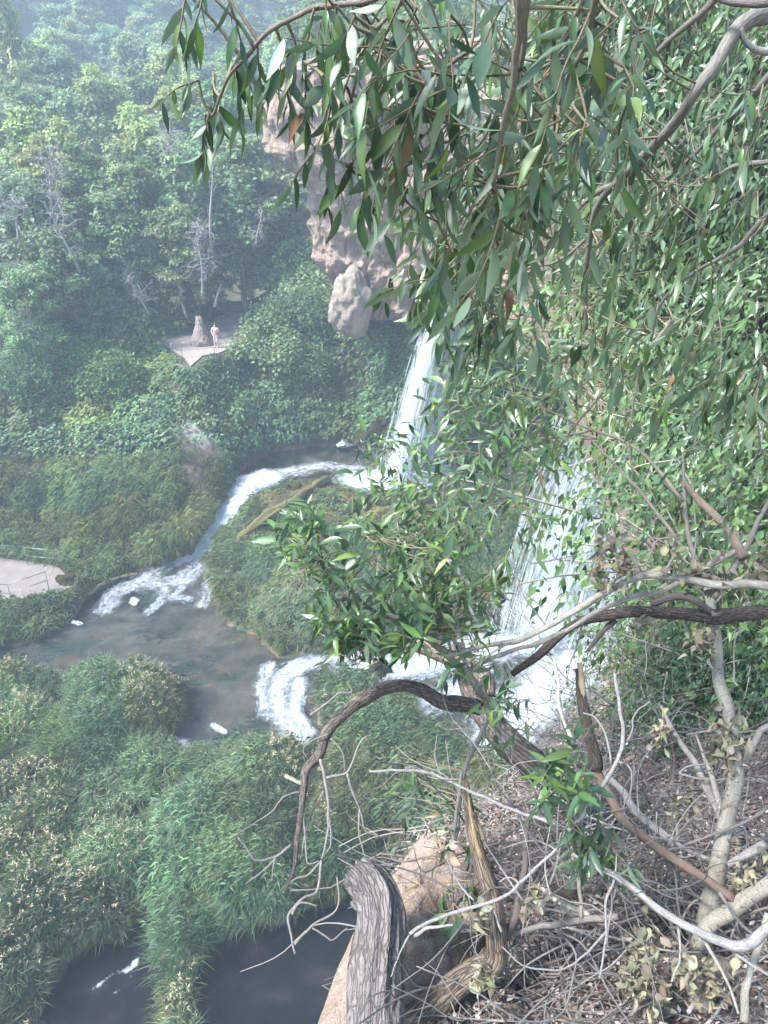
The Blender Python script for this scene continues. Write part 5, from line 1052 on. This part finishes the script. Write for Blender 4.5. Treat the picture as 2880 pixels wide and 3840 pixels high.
# --- bushy young tree over the lower gorge, rooted in the slope (pale upright trunk)
root = on_ledge(2590, 3640)
T2 = Plant('pale_trunk_tree', 'young tree with thick pale speckled trunk rising from the littered slope', root); T2.light = .4
T2.branch(c6((1300,1330),(1330,1200),(1360,1020),(1390,900),(1430,750),(1470,600),(1500,400),(1490,300),(1470,120),(1440,0),(1425,-160),(1405,-330),(1390,-420)), [3.75,3.35,3.3,3.5], 64, 26, PALEB, M_PALEBARK, 40, 14, 'trunk', .05)
T2.branch(c6((1900,700),(1659,870),(1580,930),(1500,1000),(1400,1060),(1345,1150)), [3.2,3.35], 50, 46, PALEB, M_PALEBARK, 24, 12, 'limb', .05)
for pts, rg, w0, w1, col in [(c6((1470,600),(1420,420),(1380,330),(1350,230)), [3.4,3.5], 24, 8, (0.31, 0.285, 0.26)), (c6((1500,420),(1600,250),(1659,180),(1800,120)), [3.4,3.4], 24, 14, (0.322, 0.285, 0.26)),
    (c4((1390,1060),(1330,900),(1300,700),(1290,480)), [3.5,3.7], 22, 8, GREYB), (c4((1430,1100),(1560,900),(1659,700),(1800,500)), [3.4,3.5], 22, 10, GREYB), (c4((1300,900),(1150,700),(1020,560),(900,430)), [3.6,3.8], 16, 6, BEIGE),
    (c4((1300,700),(1100,470),(900,380),(700,300),(560,260)), [3.5,3.7], 14, 5, BEIGE), (c4((900,380),(700,420),(480,420),(330,440)), [3.6,3.9], 12, 5, BEIGE), (c4((700,300),(620,560),(600,700)), [3.6,3.6], 10, 5, (0.31, 0.285, 0.236)), (c4((1060,0),(1000,150),(880,300),(780,420),(640,580)), [3.2,3.5], 14, 6, BEIGE),
    (c4((1250,-100),(1130,60),(1090,200),(1060,420),(1080,600)), [3.2,3.4], 13, 6, (0.26, 0.236, 0.198))]:
    T2.branch(pts, rg, w0, w1, col)
fill(T2, [(1760,1250),(2100,1050),(2300,1150),(2200,1380),(2000,1600),(1880,1900),(1780,1950),(1680,1820),(1740,1550)], 88, 2.7, 3.8, .08, (6, 9), .35, .15, (.1, .25), (-.5, 0, -.1), .75, .3)
fill(T2, [(1640,1350),(2250,1250),(2200,1600),(2050,1900),(1900,2120),(1650,2050),(1500,1900),(1580,1720)], 105, 2.7, 3.7, .075, (6, 9), .45, .1, (.1, .25), (-.5, 0, -.2), .75, .3)
fill(T2, [(1400,1650),(1530,1630),(1640,1850),(1780,1980),(1760,2150),(1560,1980),(1420,1850)], 40, 3.2, 3.9, .075, (6, 9), .25, .2, (.08, .2), (-.5, 0, .2), .8, .3)
fill(T2, [(2200,1000),(2880,1100),(2880,2100),(2700,2000),(2620,1650),(2450,1350)], 50, 2.9, 4.0, .078, (5, 8), .5, .05, (.1, .25), (-.4, 0, -.4), .7, .3)
T2.finish(300)

# --- leafy shrub in front of the island
T3 = Plant('leafy_shrub', 'bright leafy shrub leaning out over the island in the middle', on_ledge(1960, 2900), 'shrub'); T3.light = .35
for pts, rg, w0, w1, col in [([(1960,2900),(1800,2600),(1640,2420),(1540,2350),(1440,2310),(1380,2280),(1300,2200),(1210,2120),(1130,2020)], [4.6,3.3,2.9,2.8], 30, 9, (0.285, 0.26, 0.223)), ([(1800,2600),(1700,2400),(1650,2310),(1560,2220),(1510,2190),(1440,2170)], [3.4,3.0], 20, 12, (0.31, 0.285, 0.26)),
    ([(1380,2280),(1290,2230)], [2.85,2.8], 18, 14, (0.384, 0.353, 0.298)), ([(1440,2310),(1480,2200),(1500,2050),(1490,1960)], [3.0,3.1], 10, 5, (0.31, 0.285, 0.236)), ([(1540,2350),(1420,2420),(1330,2480)], [2.9,2.8], 11, 5, (0.279, 0.236, 0.205)), ([(1210,2120),(1200,2030),(1170,1960)], [2.8,2.75], 9, 4, BEIGE), ([(1300,2200),(1380,2100),(1420,2020)], [2.8,2.8], 9, 4, BEIGE), ([(1640,2420),(1640,2300),(1700,2150)], [3.1,3.1], 10, 5, BEIGE)]:
    T3.branch(pts, rg, w0, w1, col)
fill(T3, [(1050,2010),(1150,1960),(1400,1980),(1530,2090),(1520,2330),(1380,2290),(1200,2250),(1080,2150)], 58, 2.5, 3.1, .08, (6, 10), .2, .35, (.05, .14), (-.4, .2, .5), .9, .3)
fill(T3, [(1170,2330),(1330,2300),(1560,2350),(1560,2500),(1400,2500),(1280,2420)], 40, 2.5, 2.9, .09, (7, 11), .3, .3, (.05, .12), (-.5, .1, .3), .9, .3)
fill(T3, [(1480,2080),(1660,2020),(1720,2200),(1740,2400),(1620,2520),(1560,2400),(1500,2250)], 46, 2.7, 3.2, .085, (6, 9), .35, .2, (.06, .16), (-.4, .1, .2), .85, .3)
fill(T3, [(1500,1950),(1700,1880),(1900,1980),(1950,2200),(1850,2380),(1700,2300),(1600,2150)], 46, 2.8, 3.5, .075, (6, 9), .4, .15, (.08, .2), (-.5, .1, 0), .8, .3)
fill(T3, [(1640,2420),(1850,2380),(2000,2500),(2020,2700),(1850,2720),(1700,2600)], 22, 2.8, 3.4, .075, (5, 8), .5, .1, (.08, .2), (-.4, .1, -.2), .8, .3)
T3.finish(300)

# --- leafy sprouts low on the slope
T4 = Plant('green_sprout', 'dark green leafy sprout with broad toothed leaves in front of the red limb', on_ledge(2160, 3330), 'plant')
T4.branch(c6((840,870),(820,720),(800,560),(790,400),(780,260)), [3.5,2.9,2.75], 16, 8, (0.22, 0.28, 0.12)); T4.branch(c6((860,860),(900,720),(930,560)), [3.5,3.0], 14, 8, (0.2, 0.25, 0.12))
fill(T4, c6((680,220),(880,220),(900,420),(850,600),(760,640),(680,500)), 13, 2.65, 2.85, .10, (6, 9), .3, .2, (.05, .1), (-.2, 0, .3), .9, .3)
fill(T4, c6((800,520),(1000,560),(1080,760),(960,860),(830,760)), 16, 2.9, 3.15, .09, (6, 9), .6, 0., (.05, .1), (.1, 0, -.4), .8, .3)
T4.finish(300)
T5 = Plant('green_sprout', 'drooping leafy sprout on the tan rock behind the broken stake', on_ledge(1700, 3330), 'plant')
T5.branch(c6((330,380),(310,560),(290,760),(300,950)), [3.3,3.4], 14, 7, GREYB); fill(T5, c6((220,660),(380,640),(400,850),(340,1080),(250,1000)), 14, 3.3, 3.5, .085, (5, 8), .8, 0., (.05, .12), (-.2, 0, -.8), .5, .8)
fill(T5, c6((60,300),(340,280),(330,600),(200,640),(40,560)), 22, 3.3, 3.7, .075, (4, 7), .5, 0., (.08, .16), (-.4, 0, -.5), .6, .8); T5.finish(300)

# --- small-leaved shrubs on the hillside behind
SV = []
for k in range(3):
    r = np.random.default_rng(300 + k); ms = Mass(); n = 1500; I = r.integers(0, 26, n); cl = r.normal(0, 1, (26, 3)) * np.array([.55, .55, .4]); off = r.normal(0, .2, (n, 3)); Q = cl[I] + off
    D = nrm(r.normal(0, .6, (n, 3)) + np.array([-.25, -.1, -.75])); Nn = nrm(np.array([-.3, -.6, .8]) + r.normal(0, .5, (n, 3))); L = r.uniform(.055, .11, n)
    bc = np.array([[.065, .115, .045], [.055, .10, .05], [.085, .14, .045]])[k] * (1 + .35 * r.uniform(-1, 1, (n, 1))); V_, F_, C_ = leaf_quads(Q, D, Nn, L, L * .22, np.full(n, .2), bc)
    t = Tubes(); 
    for c in cl: t.add(catmull(np.array([[.35, .2, -1.0] + r.normal(0, .15, 3), c * .4 + np.array([.1, 0, -.4]), c + r.normal(0, .15, 3), c + np.array([-.25, -.05, -.1])]), 8), np.linspace(.013, .003, 8), 4, np.array([.44, .40, .35]) * r.uniform(.6, 1.2), 0, 0, False)
    SV.append((t.mesh('stem', M_TWIG), mesh('foliage', V_, F_, M_LEAFMASS, np.clip(C_, .003, 1))))
sp_, tries = [], 0
while len(sp_) < 52 and tries < 5000:
    tries += 1; a, b = rng.uniform(2080, 2950), rng.uniform(-100, 2500)
    if not inpoly(np.array([a]), np.array([b]), [(2200,-100),(2950,-100),(2950,2450),(2860,2450),(2800,2150),(2770,1700),(2620,1200),(2400,700)])[0]: continue
    if any((a - c) ** 2 + (b - d) ** 2 < 88 ** 2 for c, d in sp_): continue
    sp_.append((a, b))
for k, (a, b) in enumerate(sp_):
    i = int(np.argmin((lpx - a) ** 2 + (lpy - b) ** 2)); p = LP[i] + LN[i] * rng.uniform(.25, .8); tt = CAM - p; p = p + nrm(tt) * rng.uniform(0, .6)
    e = empty('hillside_shrub', p); e.scale = (rng.uniform(.8, 1.2),) * 3; e.rotation_euler = (0, 0, rng.normal(0, .4)); tag(e, 'small-leaved shrub among the tangle on the steep hillside behind the branches', 'shrub', 'shrubs on the hillside')
    obj('stem', SV[k % 3][0], e); o = obj('foliage', SV[k % 3][1], e); o['kind'] = 'stuff'

for k in range(20):
    a, b = rng.uniform(2380, 2920), rng.uniform(2230, 2760)
    if a < 2350 + (b - 2230) * -.1 + (60 if b < 2400 else 0): continue
    i = int(np.argmin((lpx - a) ** 2 + (lpy - b) ** 2)); e = empty('low_shrub', LP[i] + LN[i] * rng.uniform(.1, .35)); e.scale = (rng.uniform(.3, .45),) * 3; e.rotation_euler = (0, 0, rng.uniform(-1, 1))
    tag(e, 'low green leafy shrub at the top of the littered slope', 'shrub', 'low shrubs on the slope'); obj('stem', SV[k % 3][0], e); obj('foliage', SV[k % 3][1], e)['kind'] = 'stuff'
# ================================================================ DEAD WOOD ON THE SLOPE
DSH = [leaf_shape(60 + i, (.20, .18, .125), [.30, .38, .26][i], [.55, -.5, .9][i], [.7, .3, .9][i], [.8, -.9, .4][i]) for i in range(3)]
def dry_leaves(parent, origin, spots, seed):
    r = np.random.default_rng(seed); ms = Mass()
    for (a, b, rg, sp, n) in spots:
        n = int(n * .7); c = Pr(a, b, rg) + r.normal(0, 1, (n, 3)) * np.array([.6, .6, 1.1]) * sp - origin
        for k in range(n):
            Vv, Ff, Cc = DSH[k % 3]; M = leaf_xform(c[k], r.normal(0, .7, 3) + np.array([0, 0, -.6]), nrm(r.normal(size=3)), r.uniform(.025, .052))
            ms.add(Vv @ M[:3, :3].T + M[:3, 3], Ff, Cc * r.uniform(.4, 1.35) * (1 + .12 * r.uniform(-1, 1, 3)))
    ms.build('dry_foliage', M_DRYLEAF, parent)
def wood(name, label, lines, cat='branch', base=None, dry=None, mat=None, furrow=.7):
    """lines: (photo points, ranges, w0, w1, colour[, sides, rough])"""
    o0 = Pr(*lines[0][0][0], lines[0][1][0]); e = empty(name, o0); tag(e, label, cat); r = np.random.default_rng(len(label) + len(lines))
    for k, ln_ in enumerate(lines):
        pts, rg, w0, w1, col = ln_[:5]; sides = ln_[5] if len(ln_) > 5 else 8; rough = ln_[6] if len(ln_) > 6 else .12
        rr = np.interp(np.linspace(0, 1, len(pts)), np.linspace(0, 1, len(rg)), rg); P = np.array([Pr(a, b, c) for (a, b), c in zip(pts, rr)]) - o0; m_ = max(8, len(pts) * (14 if sides > 20 else 5))
        c = catmull(P, m_); rad = np.linspace(w0, w1, m_) / 2 * rr.mean() / FPX * (1 if k == 0 else .8); al = np.r_[0, np.cumsum(np.linalg.norm(np.diff(c, axis=0), axis=1))] / rad.max() * .16; c = c + fbm(np.stack([al + k * 9, 0 * al, 0 * al], -1)[:, None] + np.array([[0, 0, 0], [0, 31, 0], [0, 0, 57]]), 2, k) * rad[:, None] * .5; t = Tubes(); t.add(c, rad * (1 + .12 * fbm(np.stack([al, 0 * al + k * 3., 0 * al], -1), 2, 4)), sides, col, rough, k, True, furrow)
        obj('limb' if k == 0 else 'twig', t.mesh('limb' if k == 0 else 'twig', mat if (mat and k == 0) else M_TWIG), e)
    if dry: dry_leaves(e, o0, dry, len(label))
    return e
WG = (.27, .25, .235)
wood('dead_branch', 'dead branch with peeling bark hanging many bare twigs over the reeds', [
    (c6((430,110),(330,80),(250,70),(150,30),(0,30)) + c5((1560,70),(1460,150),(1400,220),(1370,310),(1320,370),(1310,450),(1300,550),(1280,680),(1270,800),(1230,900)), [3.4,3.1,3.0,3.0], 62, 9, (0.211, 0.174, 0.155), 10, .25),
    (c5((1380,330),(1410,450),(1420,560),(1410,680),(1390,760)), [3.0], 15, 8, WG), (c5((1410,410),(1500,390),(1530,320),(1560,250),(1590,230)), [3.0], 13, 6, WG), (c5((1500,390),(1520,470),(1560,560),(1580,640),(1659,670)), [3.0,3.1], 12, 5, WG), (c5((1555,550),(1550,650),(1580,760)), [3.0], 9, 5, WG),
    (c5((1300,470),(1230,490),(1170,560),(1080,620),(1000,670)), [3.0,2.9], 10, 3, WG), (c5((1260,700),(1190,750),(1110,770),(1070,720),(1030,670)), [3.0,2.9], 13, 9, WG), (c5((1190,760),(1140,810),(1060,870)), [2.95], 9, 3, WG), (c5((1190,750),(1180,800),(1175,860)), [2.95], 7, 3, WG), (c5((1390,770),(1330,830),(1270,850),(1220,910)), [3.0], 9, 5, WG),
    (c5((1390,770),(1370,900),(1310,930),(1250,1000),(1250,1060),(1275,1170)), [3.0,2.95], 12, 9, WG), (c5((1275,1130),(1350,1050),(1460,970),(1455,840)), [2.95], 10, 7, WG), (c5((1350,1060),(1410,1100),(1440,1110),(1500,1060)), [2.95], 8, 4, WG), (c5((1260,1000),(1300,950),(1370,965)), [2.95], 10, 6, WG), (c5((1400,470),(1340,580),(1310,700),(1300,770)), [3.05], 10, 4, WG),
    (c5((1420,560),(1430,690),(1400,740)), [3.0], 9, 4, WG), (c5((1305,430),(1230,400)), [3.0], 18, 16, (0.434, 0.372, 0.279)), (c5((1420,220),(1350,250),(1310,290),(1330,330)), [3.0], 7, 3, WG), (c5((1340,140),(1400,100),(1460,50),(1520,40),(1500,0)), [3.0], 11, 6, WG), (c5((1430,240),(1480,300),(1490,380)), [3.0], 8, 5, WG), (c5((1310,560),(1320,700),(1330,780),(1380,770)), [3.0], 9, 5, WG)], mat=M_BARK)
wood('bark_log', 'thick broken log with deeply furrowed grey bark at the bottom of the photo', [([(1430,4050),(1435,3840),(1440,3590),(1442,3430),(1425,3350),(1390,3300),(1355,3272)], [3.0,3.15,3.3], 155, 120, (0.25, 0.22, 0.215), 56, .24), ([(1360,3290),(1335,3235),(1345,3225)], [3.3], 26, 6, (0.384, 0.26, 0.174)), ([(1395,3440),(1330,3400),(1325,3380)], [3.28], 30, 12, (0.248, 0.223, 0.198)), ([(1530,3520),(1600,3485),(1700,3470)], [3.2,3.1], 16, 9, (0.409, 0.391, 0.384))], 'log', mat=M_LOGBARK, furrow=3.2)
wood('broken_stake', 'upright splintered brown stake joined to a dark fallen limb', [(c6((360,430),(370,500),(390,620),(430,780),(470,920),(480,1100),(465,1200),(380,1250),(250,1350),(150,1430),(40,1530)), [3.05,3.2,3.35,3.4], 22, 110, (0.27, 0.2, 0.15), 14, .22), (c6((385,560),(400,610),(425,680)), [3.08], 14, 24, (0.223, 0.161, 0.105)), (c6((362,450),(380,600),(415,760)), [3.04], 10, 22, (0.298, 0.205, 0.105))], 'stake', mat=M_BARK)
wood('dark_log', 'thick dark burnt log lying diagonally above the slope', [(c6((330,-160),(390,0),(440,100),(500,200),(560,270),(640,350),(710,440),(760,520)), [4.6,4.3,4.3], 70, 110, (0.13, 0.11, 0.1), 16, .25), (c6((440,160),(380,300),(340,420),(320,580),(300,700)), [3.6,3.5], 26, 20, (0.26, 0.236, 0.211))], 'log', mat=M_BARK)
wood('tan_log', 'pale tan log poking out of the shrub above the dark burnt log', [([(1380,2395),(1480,2400),(1570,2410),(1690,2480),(1810,2540),(1830,2600)], [4.4,4.3], 40, 60, (0.31, 0.248, 0.205), 12, .2)], 'log', mat=M_BARK)
wood('arching_branch', 'long pale smooth branch arching across the foot of the broad waterfall', [(c4((270,1360),(400,1320),(550,1300),(700,1230),(820,1160),(940,1090),(1080,1020),(1200,1010),(1350,1030),(1500,1050),(1659,1060),(1850,1080)), [3.0,3.1,3.0], 16, 32, (0.347, 0.322, 0.279)), (c4((940,1090),(1050,990),(1130,960),(1180,860),(1280,850)), [3.05], 12, 6, (0.31, 0.285, 0.26)), (c4((550,1300),(450,1360),(330,1475)), [3.0], 12, 6, (0.341, 0.31, 0.273)), (c4((1200,1010),(1260,930),(1330,960),(1350,820)), [3.0], 14, 8, (0.31, 0.285, 0.26)), (c4((830,1090),(760,1100),(720,1140)), [3.05], 7, 3, (0.31, 0.285, 0.26)), (c4((700,1230),(640,1150),(600,1090),(560,970),(530,930),(570,910),(640,960)), [3.05], 9, 4, (0.31, 0.285, 0.26)), (c4((640,960),(760,940),(900,905)), [3.05], 8, 4, (0.31, 0.285, 0.26)), (c4((980,960),(930,880),(900,760)), [3.0], 8, 4, (0.279, 0.248, 0.223))],
     dry=[(1440+.868*1020,1280+.868*880,2.98,.035,40),(1440+.868*1030,1280+.868*980,2.98,.04,60),(1440+.868*930,1280+.868*990,3.0,.035,40),(1440+.868*1250,1280+.868*930,2.98,.04,45),(1440+.868*950,1280+.868*870,3.0,.03,25)])
wood('arching_branch', 'second grey branch running just under the pale arching one', [(c4((330,1430),(560,1330),(640,1310),(780,1250),(900,1180),(1050,1110),(1200,1080),(1350,1000),(1530,900)), [3.15,3.2], 14, 20, (0.298, 0.273, 0.248)), (c4((860,1190),(840,1300),(800,1400),(790,1475)), [3.2], 9, 5, (0.248, 0.223, 0.205))])
wood('dark_limb', 'thick dark bent limb under the pale arching branches', [(c4((560,1440),(680,1340),(800,1240),(950,1180),(1100,1160),(1250,1170),(1400,1180),(1659,1170),(1850,1200)), [3.45,3.35,3.4], 26, 48, (0.14, 0.11, 0.1), 12, .25), (c4((1150,1135),(1230,1105),(1320,1110),(1420,1170)), [3.35], 34, 30, (0.1, 0.08, 0.08), 10, .25), (c4((1000,1200),(930,1280),(880,1340)), [3.4], 28, 14, (0.08, 0.07, 0.07), 10, .2)], mat=M_BARK,
     dry=[(1440+.868*1450,1280+.868*1030,3.1,.05,90),(1440+.868*1350,1280+.868*1000,3.1,.04,50),(1440+.868*1370,1280+.868*1290,3.2,.045,70),(1440+.868*1640,1280+.868*960,3.1,.05,70),(1440+.868*1120,1280+.868*1210,3.3,.03,30)])
wood('leaning_stick', 'straight brown broken stick slanting in front of the hillside shrubs', [(c4((1310,620),(1420,740),(1480,820),(1560,930)), [3.3,3.2], 22, 34, (0.211, 0.155, 0.124)), (c4((1400,790),(1440,750)), [3.25], 10, 8, (0.31, 0.248, 0.186))], 'stick')
wood('white_twig', 'curved bare white twig hanging over the mossy log end', [(c4((280,940),(340,1010),(370,1080),(375,1150),(400,1210),(460,1270)), [2.95,3.0], 20, 11, (0.446, 0.434, 0.422)), (c4((280,940),(255,880),(225,855)), [2.95], 14, 5, (0.434, 0.422, 0.409))], 'twig')
wood('red_limb', 'long reddish brown limb running down the slope with a black upper end', [(c6((850,-60),(862,60),(870,150),(885,270),(910,380)), [3.35,3.3], 30, 46, (0.07, 0.055, 0.05), 12, .25), (c6((905,360),(950,460),(1010,570),(1100,650),(1250,760),(1380,850),(1520,950)), [3.3,3.3], 44, 32, REDB, 12, .2), (c6((845,-90),(858,-20),(862,70)), [3.33], 22, 30, (0.341, 0.248, 0.161))], mat=M_BARK)
wood('white_branch', 'forked bone-white branch sweeping across the bottom right corner', [(c6((820,740),(850,760),(980,820),(1080,900),(1200,980),(1330,1060),(1440,1110),(1550,1130),(1630,1080),(1800,940)), [3.0,3.0,3.05], 14, 32, WHITEB), (c6((1000,830),(960,950),(960,1080),(930,1280)), [3.02], 12, 8, WHITEB), (c6((1270,1030),(1280,1180),(1240,1290)), [3.05], 11, 7, (0.372, 0.353, 0.322)), (c6((1370,1090),(1430,1200),(1500,1330),(1530,1430)), [3.05], 13, 9, (0.372, 0.347, 0.31)), (c6((960,1080),(860,1180),(760,1240),(600,1220),(510,1140)), [3.1], 9, 5, WHITEB), (c6((1440,1110),(1560,1200),(1659,1260)), [3.05], 12, 10, WHITEB), (c6((1000,830),(1005,740)), [3.0], 8, 5, (0.372, 0.353, 0.31))],
     dry=[(1440+.868*1130,2560+.868*1180,3.2,.05,90),(1440+.868*1090,2560+.868*1280,3.2,.045,70),(1440+.868*1320,2560+.868*1230,3.2,.05,60),(1440+.868*1150,2560+.868*1350,3.2,.05,60),(1440+.868*1450,2560+.868*1330,3.2,.05,60)])
wood('white_branch', 'thin white branch forking like a Y above the red limb', [(c6((1000,-40),(1010,60),(1030,200),(1020,300),(950,440),(870,560),(800,640)), [3.05,3.0], 11, 14, WHITEB), (c6((980,350),(960,230),(910,150),(860,130)), [3.05], 11, 7, WHITEB), (c6((1020,290),(1070,220),(1080,140),(1150,80)), [3.05], 9, 6, WHITEB), (c6((990,340),(1040,350),(1070,400),(1060,520)), [3.08], 10, 5, WHITEB)])
wood('white_branch', 'long thin white branch crossing behind the broken stake', [(c6((-60,385),(0,380),(150,380),(250,410),(400,480),(560,550),(740,610)), [3.0,2.95], 8, 12, WHITEB), (c6((250,410),(220,320),(230,220)), [3.0], 6, 4, WHITEB)])
wood('white_branch', 'short white branch curving down onto the dark green sprout', [(c6((740,-100),(750,0),(760,130),(810,240)), [3.0,2.95], 14, 14, (0.422, 0.409, 0.384))])
wood('grey_branch', 'crooked grey branch crossing the foot of the broken stake', [(c6((1659,540),(1560,600),(1300,700)), [3.3], 10, 8, GREYB), (c6((760,700),(660,800),(590,870),(500,930),(350,980),(200,1030),(110,1090)), [3.05,2.95], 13, 15, (0.36, 0.341, 0.329)), (c6((110,1090),(60,1190),(30,1270)), [2.95], 8, 5, (0.36, 0.341, 0.31)), (c6((390,940),(330,880),(270,760)), [3.0], 9, 5, (0.36, 0.341, 0.329)), (c6((510,1080),(480,1000),(460,960)), [3.1], 9, 6, WHITEB), (c6((590,870),(540,840),(500,860)), [3.0], 8, 5, (0.372, 0.353, 0.31))],
     dry=[(1440+.868*650,2560+.868*950,3.05,.035,45),(1440+.868*430,2560+.868*1270,3.1,.035,55),(1440+.868*420,2560+.868*1010,3.1,.03,35),(1440+.868*270,2560+.868*700,3.2,.03,30)])
wood('grey_log', 'slim grey fallen pole lying level across the slope', [(c6((510,1085),(620,1065),(700,1050),(850,1020),(1010,1010)), [3.35,3.3], 16, 20, (0.223, 0.205, 0.192)), (c6((850,1020),(845,900),(840,780)), [3.3,3.2], 20, 16, (0.3, 0.28, 0.24))], 'pole')
wood('charred_stick', 'short jet-black charred stick on the slope beside a white splinter', [(c6((735,890),(780,905),(860,912)), [3.3], 30, 26, (0.012, 0.012, 0.012), 10, .2)], 'stick')
wood('white_splinter', 'flat white splinter of wood under the charred stick', [(c6((660,870),(730,920),(800,965),(885,1010)), [3.4], 16, 24, (0.446, 0.409, 0.36))], 'wood')
wood('dark_stick', 'dark upright stick leaning behind the broken stake', [(c6((630,560),(610,720),(600,830),(570,980),(515,1100)), [3.3,3.3], 18, 26, (0.1, 0.085, 0.08))], 'stick')
wood('pale_pole', 'pale thin pole lying across the lower slope by the corner', [(c6((1659,700),(1560,740),(1480,790)), [3.35], 26, 20, (0.31, 0.285, 0.285)), (c6((1659,1000),(1600,1180),(1570,1330),(1560,1475)), [3.2], 24, 30, (0.322, 0.298, 0.26))], 'pole', dry=[(1440+.868*1500,2560+.868*310,3.3,.05,110),(1440+.868*1480,2560+.868*200,3.3,.04,60),(1440+.868*1580,2560+.868*850,3.3,.05,80),(1440+.868*1190,2560+.868*220,3.6,.04,40),(1440+.868*1290,2560+.868*530,3.7,.05,60)])
wood('grey_limb', 'smooth grey limb fallen on the slope behind the pale trunk', [(c6((880,300),(980,420),(1100,560),(1250,700)), [3.9,3.8], 22, 26, (0.26, 0.248, 0.248)), (c6((1230,660),(1300,720),(1420,770)), [3.7], 18, 20, (0.279, 0.26, 0.26))])
wood('grey_limb', 'leaning grey dead stem between the red limb and the pale trunk', [(c6((1200,100),(1280,260),(1380,420),(1440,560),(1460,700)), [3.7,3.6], 14, 30, (0.285, 0.26, 0.248)), (c6((1380,420),(1300,400),(1280,390),(1330,360),(1470,340)), [3.6], 9, 9, WHITEB)])

r_ = np.random.default_rng(77)
for k in range(250):
    a, b = r_.uniform(1800, 2900), r_.uniform(2450, 3800)
    if not inpoly(np.array([a]), np.array([b]), [(1750,3800),(1800,3200),(2050,2800),(2350,2480),(2900,2300),(2900,3800)])[0]: continue
    i = int(np.argmin((lpx - a) ** 2 + (lpy - b) ** 2)); p0 = LP[i] + LN[i] * r_.uniform(.05, .5); d = nrm(r_.normal(0, 1, 3) * np.array([1, .8, .6]) + np.array([0, 0, .15])); P6 = [np.zeros(3)]; L = r_.uniform(.5, 1.3)
    for q_ in range(6): d = nrm(d + r_.normal(0, .28, 3)); P6.append(P6[-1] + d * L / 6)
    w = np.array([.30, .285, .27]) * r_.uniform(.4, 1.35); rd = r_.uniform(.0025, .0065); t = Tubes(); cc = catmull(np.array(P6), 22); t.add(cc, np.linspace(rd, rd * .35, 22), 6, w, .1, k)
    for q_ in range(r_.integers(1, 5)):
        j = r_.integers(4, 18); d2 = nrm(nrm(cc[j + 1] - cc[j]) + r_.normal(0, .6, 3)); s_ = [cc[j]]
        for z_ in range(4): d2 = nrm(d2 + r_.normal(0, .3, 3)); s_.append(s_[-1] + d2 * L * .09)
        t.add(catmull(np.array(s_), 9), np.linspace(rd * .55, rd * .2, 9), 5, w, 0, 0, False)
    tag(obj('bare_twig', t.mesh('bare_twig', M_TWIG), None, p0), 'bare forked twig in the tangle above the littered slope', 'twig', 'tangled bare twigs')
# ================================================================ HAZE
m, nt, out = newmat('haze'); pv = N(nt, 'ShaderNodeVolumePrincipled'); pv.inputs['Color'].default_value = (0.66, 0.83, 1.0, 1); pv.inputs['Density'].default_value = HAZE_DENSITY
pv.inputs['Anisotropy'].default_value = 0.0
nt.links.new(pv.outputs[0], out.inputs['Volume'])
hb = np.array([[x, y, z] for x in (-260, 200) for y in (-45, 360) for z in (-5.0, 175)], float)
tag(obj('haze', mesh('haze', hb, np.array([[0, 1, 3, 2], [4, 6, 7, 5], [0, 4, 5, 1], [2, 3, 7, 6], [0, 2, 6, 4], [1, 5, 7, 3]]), m)), kind='stuff')
